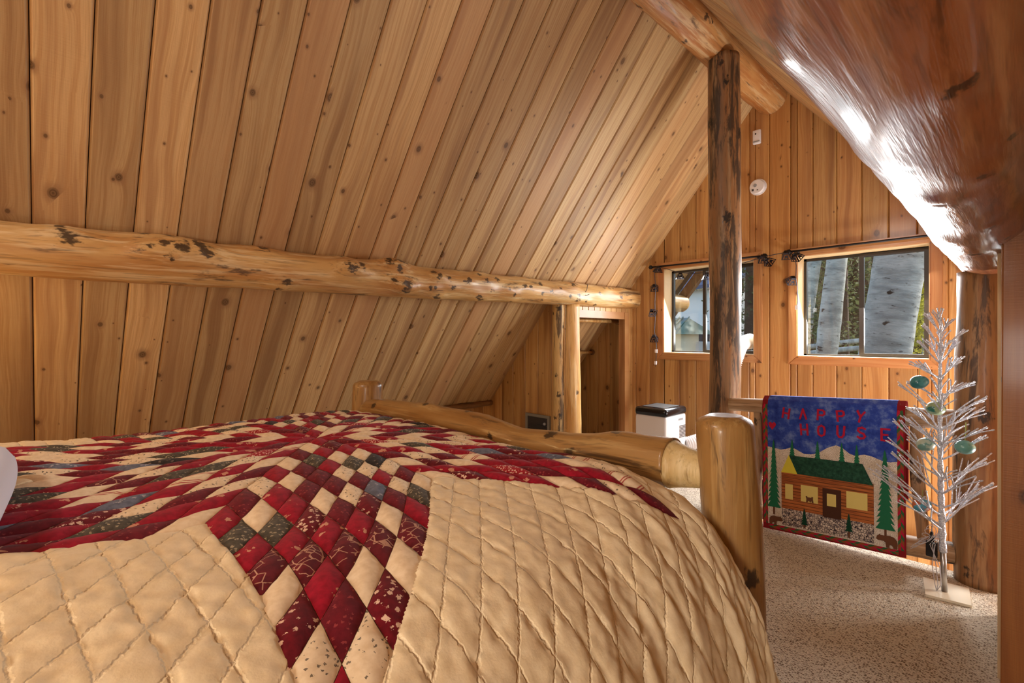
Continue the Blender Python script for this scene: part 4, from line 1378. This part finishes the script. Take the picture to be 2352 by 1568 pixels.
def unproj(px, py, Y):
    u = (px - 1176) / F_PX; w = -(py - V0) / F_PX
    r = Vector((u * math.cos(PSI) - math.sin(PSI), u * math.sin(PSI) + math.cos(PSI), w))
    return r * (Y / r.y) + Vector((0, 0, H))
for k, ((px, py), Y, lab, ca, cb, sc) in enumerate(eggs):
    c = unproj(px, py, Y)
    e = empty('egg_ornament', c)
    tag(e, lab, 'ornament', 'painted eggs on the silver tree')
    b = MB(); prof = []
    for i in range(17):
        a = -PI / 2 + PI * i / 16
        z = math.sin(a)
        prof.append((max(.0006, .034 * math.cos(a) * (1 - .10 * z)), .043 * z))
    b.lathe(prof, 28)
    o = b.build('shell', egg_mat('painted_egg_%d' % k, ca, cb, sc), None, True)
    o.parent = e
    o.rotation_euler = (0, PI / 2 + (.15 if k % 2 else -.2), .75)
    b = MB(); hl = .09 if k == 3 else .05
    b.tube([c + Vector((0, 0, .030)), c + Vector((.002, .004, .030 + hl))], .0016 if k != 3 else .0024, 6)
    b.build('ribbon', 'ribbon', e)

# ------------------------------------------------------------------ portable air conditioner and its hose
ac = empty('air_conditioner', V(-2.25, 4.03, -1.30))
tag(ac, 'white portable air conditioner with a black top near the left window', 'air conditioner')
bevel_box('body', (-2.405, 3.85, H - 1.27), (-2.10, 4.215, H - .69), .022, 'white', ac)
lid = bevel_box('lid', (-2.412, 3.843, H - .70), (-2.093, 4.222, H - .625), .030, 'black', ac, 4)
bevel_box('control_panel', (-2.36, 3.90, H - .6245), (-2.14, 4.16, H - .6215), .001, 'darkgrey', lid, 1)
for k in range(9):
    bevel_box('vent_slat', (-2.101, 4.145 - .06 + .0, H - .80 - k * .0125), (-2.096, 4.195, H - .7935 - k * .0125), .0015, 'darkgrey', ac, 1)
bevel_box('label_sticker', (-2.1005, 4.07, H - .745), (-2.098, 4.15, H - .728), .0005, 'grey', ac, 1)
for x in (-2.36, -2.14):
    for y in (3.89, 4.17):
        b = MB(); b.tube([V(x - .012, y, -1.278), V(x + .012, y, -1.278)], .022, 14); b.build('caster', 'black', ac, True)
hose = empty('exhaust_hose', V(-1.9, 4.5, -1.0))
tag(hose, 'white ribbed exhaust hose rising behind the post to the window', 'hose')
hp_ = [Vector(q) for q in ((-2.12, 4.235, -.985), (-2.06, 4.30, -.965), (-2.00, 4.40, -.93), (-1.95, 4.50, -.86), (-1.94, 4.60, -.70), (-1.91, 4.65, -.50), (-1.87, 4.67, -.32), (-1.845, 4.71, -.17), (-1.835, 4.79, -.075), (-1.83, 4.95, -.045))]
dense = []
for i in range(len(hp_) - 1):
    a0 = hp_[max(i - 1, 0)]; a1 = hp_[i]; a2 = hp_[i + 1]; a3 = hp_[min(i + 2, len(hp_) - 1)]
    n_ = max(6, int((a2 - a1).length / .006))
    for q in range(n_):
        t_ = q / n_
        dense.append(.5 * ((2 * a1) + (a2 - a0) * t_ + (2 * a0 - 5 * a1 + 4 * a2 - a3) * t_ * t_ + (3 * a1 - a0 - 3 * a2 + a3) * t_ ** 3))
b = MB(); b.tube([q + Vector((0, 0, H)) for q in dense], [.062 + (.006 if (i % 3) == 0 else -.003) for i in range(len(dense))], 24)
b.build('ribbed_tube', 'white', hose, True)
b = MB(); b.tube([V(-1.83, 4.90, -.05), V(-1.83, 4.995, -.045)], [.072, .076], 24); b.build('window_adapter', 'white', hose, True)

# ------------------------------------------------------------------ heater, detectors
ht = empty('wall_heater', V(-3.395, YH, -1.10))
tag(ht, 'small grey framed electric heater set in the narrow closet wall', 'heater')
bb = MB()
for lo, hi in (((-3.56, YH - .02, -.815), (-3.225, YH, -.788)), ((-3.56, YH - .02, -1.08), (-3.225, YH, -1.053)), ((-3.56, YH - .02, -1.053), (-3.53, YH, -.815)), ((-3.255, YH - .02, -1.053), (-3.225, YH, -.815))):
    bb.box((lo[0], lo[1], lo[2] + H), (hi[0], hi[1], hi[2] + H))
bb.build('frame', 'hgrey', ht)
b = MB(); b.box((-3.53, YH - .008, -1.053 + H), (-3.255, YH - .001, -.815 + H)); b.build('grille_back', 'darkgrey', ht)
for k in range(8):
    b = MB(); z = -.90 - k * .018; b.box((-3.525, YH - .014, z + H), (-3.26, YH - .008, z + .007 + H)); b.build('grille_bar', 'darkgrey', ht)
b = MB(); b.tube([V(-3.29, YH - .008, -.872), V(-3.29, YH - .030, -.872)], [.016, .013], 16); b.build('thermostat_knob', 'grey', ht, True)
sd = empty('smoke_detector', V(-1.701, D, 1.407))
tag(sd, 'round white smoke detector on the gable wall', 'smoke detector')
def disc(name, c, prof, mat, parent, seg=40):
    b = MB(); vs = []
    n = len(prof)
    for r, dy in prof:
        for k in range(seg): vs.append((c[0] + r * math.cos(2 * PI * k / seg), c[1] - dy, c[2] + H + r * math.sin(2 * PI * k / seg)))
    fs = [(i * seg + k, i * seg + (k + 1) % seg, (i + 1) * seg + (k + 1) % seg, (i + 1) * seg + k) for i in range(n - 1) for k in range(seg)]
    fs += [tuple((n - 1) * seg + k for k in range(seg))]
    b.add(vs, fs)
    o = b.build(name, mat, parent)
    bm = bmesh.new(); bm.from_mesh(o.data); bmesh.ops.recalc_face_normals(bm, faces=bm.faces); bm.to_mesh(o.data); bm.free()
    auto_smooth(o, 30)
disc('mounting_plate', (-1.701, D, 1.407), [(.075, 0), (.075, .012)], 'white', sd)
disc('cover', (-1.701, D, 1.407), [(.066, .012), (.068, .034), (.060, .042), (.001, .044)], 'white', sd)
disc('test_button', (-1.715, D, 1.418), [(.016, .044), (.015, .047), (.001, .0475)], 'grey', sd, 20)
b = MB(); b.box((-1.745, D - .0445, 1.368 + H), (-1.728, D - .043, 1.388 + H)); b.build('vent_mark', 'darkgrey', sd)
b = MB(); b.box((-1.700, D - .0445, 1.368 + H), (-1.688, D - .043, 1.378 + H)); b.build('vent_mark', 'darkgrey', sd)
ms = empty('motion_sensor', V(-1.708, D, 1.81))
tag(ms, 'small white rectangular sensor high on the gable wall', 'sensor')
bevel_box('housing', (-1.744, D - .03, H + 1.812), (-1.674, D, H + 1.942), .008, 'white', ms)
disc('sensor_eye', (-1.716, D - .029, 1.905), [(.008, 0), (.006, .003), (.0005, .0032)], 'black', ms, 16)
b = MB(); b.box((-1.738, D - .033, 1.826 + H), (-1.680, D - .0295, 1.838 + H)); b.build('lens_strip', 'grey', ms)

# ------------------------------------------------------------------ curtain rods and the garland of tin shades
def curtain_rod(p0, p1, lab):
    r = empty('curtain_rod', p0)
    tag(r, lab, 'curtain rod', 'curtain rods above the gable windows')
    b = MB(); b.tube([p0, p1], .009, 12); b.build('rod', 'iron', r, True)
    for q, sg in ((p0, -1), (p1, 1)):
        b = MB(); b.tube([q, q + Vector((sg * .012, 0, 0)), q + Vector((sg * .03, 0, 0)), q + Vector((sg * .045, 0, 0))], [.010, .022, .020, .004], 12); b.build('finial', 'iron', r, True)
        bx_ = q - Vector((sg * .05, 0, 0))
        b = MB(); b.tube([bx_, Vector((bx_.x, D - .012, bx_.z - .012))], .006, 8); b.tube([Vector((bx_.x, D - .014, bx_.z - .012)), Vector((bx_.x, D - .001, bx_.z - .012))], .018, 12); b.build('bracket', 'iron', r, True)
curtain_rod(V(-2.765, 4.77, .758), V(-1.64, 4.77, .744), 'black curtain rod above the left window behind the log post')
curtain_rod(V(-1.40, 4.77, .755), V(-0.25, 4.77, .758), 'black curtain rod above the right window')
gar = empty('light_garland', V(-2.0, 4.76, .75))
tag(gar, 'string of little dark tin shades with bear cutouts looped over the curtain rods', 'garland')
def gp(px, py, Y=4.75): return unproj(px, py, Y)
b = MB()
path = [(1506, 842), (1507, 815), (1508, 795), (1503, 760), (1505, 730), (1504, 695), (1506, 660), (1503, 625), (1510, 612), (1530, 617), (1560, 626), (1590, 628), (1622, 626), (1660, 622), (1700, 606), (1730, 597), (1755, 590), (1780, 584), (1815, 578), (1826, 590), (1829, 610), (1828, 640), (1831, 660), (1832, 690), (1830, 704)]
b.tube([gp(*q) for q in path], .0035, 6); b.build('cord', plain('dark_cord', srgb(60, 58, 66), .5), gar, True)
def shade(p, ang, tilt):
    """truncated pyramid tin shade whose sides are cut through, leaving a bear"""
    b = MB()
    R_ = Matrix.Rotation(ang, 4, 'Z') @ Matrix.Rotation(tilt, 4, 'X')
    t0, t1, hh, t_ = .014, .040, .062, .0015
    for k in range(4):
        Rk = Matrix.Rotation(k * PI / 2, 4, 'Z')
        def q(x, z):
            f = (-z) / hh; rr = t0 + (t1 - t0) * f
            return tuple(p + (R_ @ Rk @ Vector((x * rr, -rr, z))))
        fr = [(-1, 0, -.78, -hh), (1, 0, .78, -hh)]
        # rim strips
        for quad in (((-1, 0), (1, 0), (1, -.014), (-1, -.014)), ((-1, -hh + .006), (1, -hh + .006), (1, -hh), (-1, -hh)),
                     ((-1, -.014), (-.72, -.014), (-.80, -hh + .006), (-1, -hh + .006)), ((.72, -.014), (1, -.014), (1, -hh + .006), (.80, -hh + .006)),
                     ((-.5, -.026), (.42, -.022), (.46, -.044), (-.5, -.044)), ((-.5, -.042), (-.28, -.042), (-.28, -hh + .004), (-.5, -hh + .004)), ((.2, -.042), (.44, -.042), (.44, -hh + .004), (.2, -hh + .004))):
            b.add([q(*c) for c in quad], [(0, 1, 2, 3)])
    b.add([tuple(p + R_ @ Vector((x * t0, y * t0, 0))) for x, y in ((-1, -1), (1, -1), (1, 1), (-1, 1))], [(0, 1, 2, 3)])
    o = b.build('tin_shade', 'tin', gar)
    m = o.modifiers.new('thickness', 'SOLIDIFY'); m.thickness = .0016
for (px, py), a, tl in (((1512, 612), .9, .3), ((1503, 655), .5, 1.0), ((1496, 712), .9, -.9), ((1502, 770), .4, .6), ((1562, 627), .7, .1), ((1623, 627), .7, -.1), ((1752, 586), .3, .7), ((1760, 594), 1.1, -.8),
                        ((1806, 578), .2, 1.0), ((1826, 582), 1.0, -.6), ((1822, 636), .6, .9)):
    shade(gp(px, py, 4.745), a, tl)
for (px, py) in ((1507, 806), (1506, 833), (1830, 706)):
    c = gp(px, py)
    b = MB(); b.box(c - Vector((.012, .006, .018)), c + Vector((.012, .006, .018))); b.build('plug', 'white', gar)

# bent wire hook left on the long purlin log
hk = unproj(1347, 672, 3.86)
b = MB(); b.tube([hk + Vector(q) for q in ((.03, -.02, .075), (.02, -.02, .03), (.0, -.02, 0), (-.03, -.02, -.015), (-.06, -.02, .005), (-.03, -.02, .02), (.01, -.02, -.03), (.05, -.02, -.02))], .003, 6)
tag(b.build('wire_hook', 'tin', None, True), 'thin bent wire hook on the long purlin log above the closet post', 'hook')

# ------------------------------------------------------------------ outside
GZ = -4.2      # ground level outside, relative to the eye
def aspen_mat(name):
    t = NT(name, .85, .2)
    p = t.objc()
    n = t.noise(t.map(p, (3, 3, 9)), 1, 4, .65)
    n2 = t.noise(t.map(p, (5, 5, 26), (4, 2, 7)), 1, 4, .7)
    c = t.mix(t.smooth(n, .3, .7), srgb(150, 150, 142), srgb(206, 202, 190))
    c = t.mix(t.math('MULTIPLY', t.smooth(n2, .60, .68), .85), c, srgb(44, 40, 38))
    at = t.new('ShaderNodeAttribute', attribute_name='knot')
    kn = t.noise(t.map(p, (16, 16, 60)), 1, 4, .7)
    c = t.mix(t.smooth(t.math('ADD', at.outputs['Fac'], t.math('MULTIPLY', t.math('SUBTRACT', kn, .5), 2.2)), .35, .6), c, srgb(48, 44, 42))
    t.col(c); t.bump(n2, .5, .02)
    return t.m
M['aspen'] = aspen_mat('aspen_bark')
M['snowg'] = plain('snow_ground', srgb(246, 246, 248), .8, var=.12, vscale=.6)
M['forest_floor'] = plain('forest_floor', srgb(104, 92, 70), .95, var=.5, vscale=1.2)
M['pinebark'] = plain('pine_bark', srgb(92, 70, 54), .95, var=.5, vscale=9)
def leaf_mat(name, a, c, tr):
    t = NT(name, .7, .2)
    n = t.noise(t.objc(), 1.6, 3)
    t.col(t.mix(t.smooth(n, .3, .7), a, c))
    t.b.inputs['Transmission Weight'].default_value = 0
    ts = t.new('ShaderNodeBsdfTranslucent'); ts.inputs[0].default_value = c
    mx = t.new('ShaderNodeMixShader'); mx.inputs[0].default_value = tr
    t.l.new(t.b.outputs[0], mx.inputs[1]); t.l.new(ts.outputs[0], mx.inputs[2])
    t.l.new(mx.outputs[0], t.n['Material Output'].inputs[0])
    return t.m
LEAF = [leaf_mat('spruce_needles', srgb(52, 66, 42), srgb(92, 104, 66), .25), leaf_mat('pine_needles', srgb(78, 88, 56), srgb(124, 128, 82), .3), leaf_mat('aspen_leaves', srgb(150, 156, 60), srgb(206, 196, 84), .5)]
# ground terrain
def ground():
    xs_ = np.linspace(-40, 30, 60); ys_ = np.linspace(6.4, 70, 50)
    X, Y_ = np.meshgrid(xs_, ys_, indexing='ij')
    Z = GZ + .35 * vnoise(X * .2, Y_ * .2) + np.clip(Y_ - 26, 0, 99) * .30 + np.clip(Y_ - 12, 0, 10) * .02
    vs = np.stack([X, Y_, Z + H], -1).reshape(-1, 3)
    n, m = X.shape
    fs = [(i * m + j, (i + 1) * m + j, (i + 1) * m + j + 1, i * m + j + 1) for i in range(n - 1) for j in range(m - 1)]
    me = bpy.data.meshes.new('ground'); me.from_pydata(vs.tolist(), [], fs); me.materials.append(M['forest_floor'])
    me.polygons.foreach_set('use_smooth', [True] * len(fs))
    o = bpy.data.objects.new('ground', me); COL.objects.link(o)
    tag(o, 'forest floor rising behind the trees outside the windows', 'ground', None, 'structure')
ground()
def aspen(px0, py0, px1, py1, Y, r, seed, lab, group=None):
    a = unproj(px0, py0, Y); b_ = unproj(px1, py1, Y)
    d = (b_ - a); d /= d.z
    base = a + d * (GZ + H - a.z - .1); top = a + d * (H + 4.5 - a.z)
    t = empty('aspen_tree', base)
    make_log('trunk', base, top, r * 1.15, r * .85, 'aspen', t, knots=10, seed=seed, seg=32, step=.05, amp=.02, bend=.05, ksize=1.2,
             extra=klist(seed, 12, 0, 6.28, .35, .75, .02, .032))
    R = random.Random(seed)
    for k in range(3):
        s0 = base + (top - base) * R.uniform(.72, .95)
        e0 = s0 + Vector((R.uniform(-1, 1), R.uniform(-.5, 1), R.uniform(.4, 1.0)))
        b = MB(); b.tube([s0, (s0 + e0) / 2 + Vector((0, 0, .1)), e0], [.05, .03, .01], 8); b.build('branch', 'aspen', t, True)
    leaves(t, [(top + Vector((0, 0, .2)), 1.3)], 900, LEAF[2], .03, seed)
    tag(t, lab, 'tree', group)
def leaves(parent, blobs, n, mat, size, seed):
    R = np.random.default_rng(seed)
    vs, fs = [], []
    base = Vector((0, 0, 0)); q = parent
    while q is not None:
        base += Vector(q.location); q = q.parent
    for c, r in blobs:
        d = R.normal(size=(n, 3)); d /= np.linalg.norm(d, axis=1, keepdims=True)
        rr = r * R.random(n) ** .45
        P = np.array(c) - np.array(base) + d * rr[:, None]
        a = R.normal(size=(n, 3)); b_ = R.normal(size=(n, 3))
        a /= np.linalg.norm(a, axis=1, keepdims=True); b_ /= np.linalg.norm(b_, axis=1, keepdims=True)
        s = size * (.5 + R.random(n))[:, None]
        k = len(vs)
        tri = np.stack([P - a * s, P + b_ * s * .6, P + a * s, P - b_ * s * .6], 1).reshape(-1, 3)
        vs += tri.tolist()
        fs += [(k + 4 * i, k + 4 * i + 1, k + 4 * i + 2, k + 4 * i + 3) for i in range(n)]
    me = bpy.data.meshes.new('foliage'); me.from_pydata(vs, [], fs); me.materials.append(mat)
    o = bpy.data.objects.new('foliage', me); link(o, parent)
    return o
aspen(1892, 820, 1924, 590, 9.2, .150, 101, 'slim leaning aspen trunk in the left pane of the right window')
aspen(2034, 820, 2078, 570, 8.2, .290, 102, 'thick pale aspen trunk filling the right pane of the right window')
aspen(1842, 820, 1876, 590, 13.5, .16, 103, 'far aspen trunk at the left edge of the right window')
def conifer(x, Y, hgt, rad, seed, lab, mat, bare=.25):
    R = np.random.default_rng(seed)
    g0 = GZ + max(0, Y - 26) * .30 + H - .2
    t = empty('conifer_tree', (x, Y, g0))
    b = MB(); b.tube([(x, Y, g0), (x, Y, g0 + hgt)], [.16 + rad * .05, .03], 10); b.build('trunk', 'pinebark', t, True)
    vs, fs = [], []
    nb = int(hgt * 11)
    for i in range(nb):
        f = bare + (1 - bare) * i / nb
        z = hgt * f; L_ = rad * (1.03 - f) * R.uniform(.7, 1.1) + .15
        az = R.uniform(0, 2 * PI); dr = R.uniform(-.35, .05)
        dx, dy = math.cos(az), math.sin(az)
        m = 50
        s = np.sqrt(R.random(m)) * L_
        off = R.normal(size=(m, 3)) * .15 * (1 + L_ * .2)
        P = np.stack([dx * s, dy * s, z + dr * s - .05 * s * s / max(L_, .1)], 1) + off
        a = np.stack([np.full(m, dx), np.full(m, dy), R.uniform(-.4, .5, m)], 1) + R.normal(size=(m, 3)) * .35
        b_ = R.normal(size=(m, 3))
        sz = .050 * R.uniform(.6, 1.3, m)[:, None]
        k = len(vs)
        vs += np.stack([P - a * sz, P + b_ * sz * .45, P + a * sz, P - b_ * sz * .45], 1).reshape(-1, 3).tolist()
        fs += [(k + 4 * q, k + 4 * q + 1, k + 4 * q + 2, k + 4 * q + 3) for q in range(m)]
    me = bpy.data.meshes.new('foliage'); me.from_pydata(vs, [], fs); me.materials.append(mat)
    link(bpy.data.objects.new('foliage', me), t)
    tag(t, lab, 'tree', 'conifers in the woods outside')
    return t
def xat(px, Y):
    return unproj(px, 700, Y).x
spots = [(1856, 15.0, 9, 1.5, 1), (1895, 18, 12, 1.8, 0), (1935, 14.0, 10, 1.3, 1), (1962, 19, 13, 1.7, 0), (1985, 24, 15, 2.2, 1), (2015, 17, 12, 1.7, 0), (2118, 20, 12, 1.8, 1), (1920, 27, 15, 2.6, 0), (1870, 30, 15, 2.6, 1), (2090, 28, 15, 2.6, 0), (2140, 25, 14, 2.3, 0), (1960, 33, 15, 2.8, 1), (2035, 34, 16, 3.0, 0),
         (1722, 15, 11, 1.6, 0), (1700, 22, 14, 2.2, 1), (1745, 26, 14, 2.4, 0), (1640, 38, 15, 3.0, 1), (1585, 40, 14, 3.0, 0), (1800, 36, 16, 3.0, 0), (1540, 42, 14, 3.0, 1)]
for k, (px, Y, hg, rd, mt) in enumerate(spots):
    conifer(xat(px, Y), Y, hg, rd, 200 + k, ('dark green spruce' if mt == 0 else 'olive green pine') + ' standing in the woods seen through the ' + ('left' if px < 1800 else 'right') + ' window', LEAF[mt], .12)
sap = empty('young_aspen', (xat(2118, 10.5), 10.5, GZ + H))
b = MB(); b.tube([(xat(2118, 10.5), 10.5, GZ + H), (xat(2122, 10.5), 10.5, H + .5)], [.05, .02], 8); b.build('trunk', 'aspen', sap, True)
leaves(sap, [(unproj(2112, 690, 10.5), .45), (unproj(2122, 735, 10.5), .42), (unproj(2105, 780, 10.5), .40), (unproj(2128, 640, 10.5), .3)], 900, LEAF[2], .028, 8)
tag(sap, 'young aspen with sunlit yellow green leaves right of the thick trunk', 'tree')
# fallen snowy logs in the woods
for k, (px, py, Y) in enumerate(((1925, 790, 13), (1935, 806, 12.2))):
    c = unproj(px, py, Y)
    make_log('fallen_log', c + Vector((-.6, 0, -.06)), c + Vector((.6, .2, .10)), .06, .05, 'aspen', None, knots=3, seed=300 + k, seg=12, step=.1)
    tag(bpy.data.objects['fallen_log' if k == 0 else 'fallen_log.001'], ('upper' if k == 0 else 'lower') + ' pale fallen log lying in the woods outside the right window', 'log', 'fallen logs')
# neighbouring buildings through the left window
def wall_box(name, parent, lo, hi, mat): 
    b = MB(); b.box(lo, hi); return b.build(name, mat, parent)
M['stucco'] = plain('pale_grey_stucco', srgb(240, 236, 230), .8, var=.05, vscale=.5)
M['greenroof'] = plain('green_metal_roof', srgb(76, 112, 100), .45, var=.1, vscale=2)
M['cream'] = plain('cream_siding', srgb(226, 214, 186), .7)
M['shingle'] = plain('slate_blue_shingle', srgb(92, 108, 140), .9, var=.55, vscale=1.1)
M['fence'] = plain('dark_fence_board', srgb(74, 68, 66), .9, var=.3, vscale=3)
Yb = 16.0
c_l = unproj(1480, 700, Yb); c_r = unproj(1668, 700, Yb)
nb_ = empty('neighbour_house', (c_l.x, Yb, GZ + H))
zt = unproj(1600, 668, Yb).z
wall_box('wall', nb_, (c_l.x - 1.5, Yb, GZ + H), (c_r.x, Yb + 6, zt), 'stucco')
b = MB()
b.add([(c_l.x - 2.2, Yb - .4, zt - .25), (c_r.x + .4, Yb - .4, zt + .10), (c_r.x + .4, Yb + 3, zt + 1.25), (c_l.x - 2.2, Yb + 3, zt + .9),
       (c_l.x - 2.2, Yb - .4, zt - .13), (c_r.x + .4, Yb - .4, zt + .22), (c_r.x + .4, Yb + 3, zt + 1.37), (c_l.x - 2.2, Yb + 3, zt + 1.02)],
      [(3, 2, 1, 0), (4, 5, 6, 7), (0, 1, 5, 4), (1, 2, 6, 5), (2, 3, 7, 6), (3, 0, 4, 7)])
b.build('roof', 'shingle', nb_)
tag(nb_, 'large pale grey house with a slate roof seen through the left window', 'building')
Ys = 11.5
s0, s1 = unproj(1500, 760, Ys), unproj(1556, 790, Ys)
sh = empty('garden_shed', (s0.x, Ys, GZ + H))
ze = unproj(1560, 765, Ys).z; zr = unproj(1545, 738, Ys).z
wall_box('wall', sh, (s0.x - 1.2, Ys, GZ + H), (s1.x - .20, Ys + 1.6, ze), 'cream')
wall_box('corner_board', sh, (s1.x - .24, Ys - .03, GZ + H), (s1.x - .17, Ys + .04, ze), 'trim')
b = MB()
b.add([(s0.x - 1.4, Ys - .25, ze - .02), (s1.x + .10, Ys - .25, ze - .02), (s1.x - .15, Ys + .9, zr + .12), (s0.x - 1.4, Ys + .9, zr + .12), (s1.x + .10, Ys + 2.0, ze - .02), (s0.x - 1.4, Ys + 2.0, ze - .02)],
      [(0, 1, 2, 3), (3, 2, 4, 5), (1, 4, 2), (0, 5, 4, 1), (0, 3, 5)])
b.build('roof', 'greenroof', sh)
for k in range(12):
    f = k / 11
    x = s0.x - 1.3 + (s1.x - .05 - s0.x + 1.3) * f
    b = MB(); b.tube([(x + .05, Ys - .25, ze + .0), (x - .08 if f > .9 else x, Ys + .9, zr + .14)], .018, 6); b.build('roof_rib', 'greenroof', sh)
tag(sh, 'little cream shed with a green metal roof outside the left window', 'shed')
fz1, fz0 = unproj(1620, 766, 14.0).z, unproj(1620, 784, 14.0).z
fn = empty('board_fence', (unproj(1560, 780, 14.0).x, 14.0, GZ + H))
fx0, fx1 = unproj(1556, 780, 14.0).x, unproj(1700, 780, 14.0).x
n_ = int((fx1 - fx0) / .14)
for k in range(n_):
    x = fx0 + k * .14
    b = MB(); b.box((x, 14.0, fz0 - .02), (x + .13, 14.03, fz1 + .01 * (k % 3))); b.build('board', 'fence', fn)
tag(fn, 'dark board fence in front of the pale house', 'fence')
b = MB(); b.box((fx0 - 1.2, 12.9, GZ + H - .4), (fx1, 13.9, fz0))
tag(b.build('snow_bank', 'snowg'), 'white snow bank below the dark fence outside', 'snow bank')

scene.cycles.max_bounces = 7
scene.cycles.diffuse_bounces = 4
scene.cycles.glossy_bounces = 3
scene.cycles.transparent_max_bounces = 6
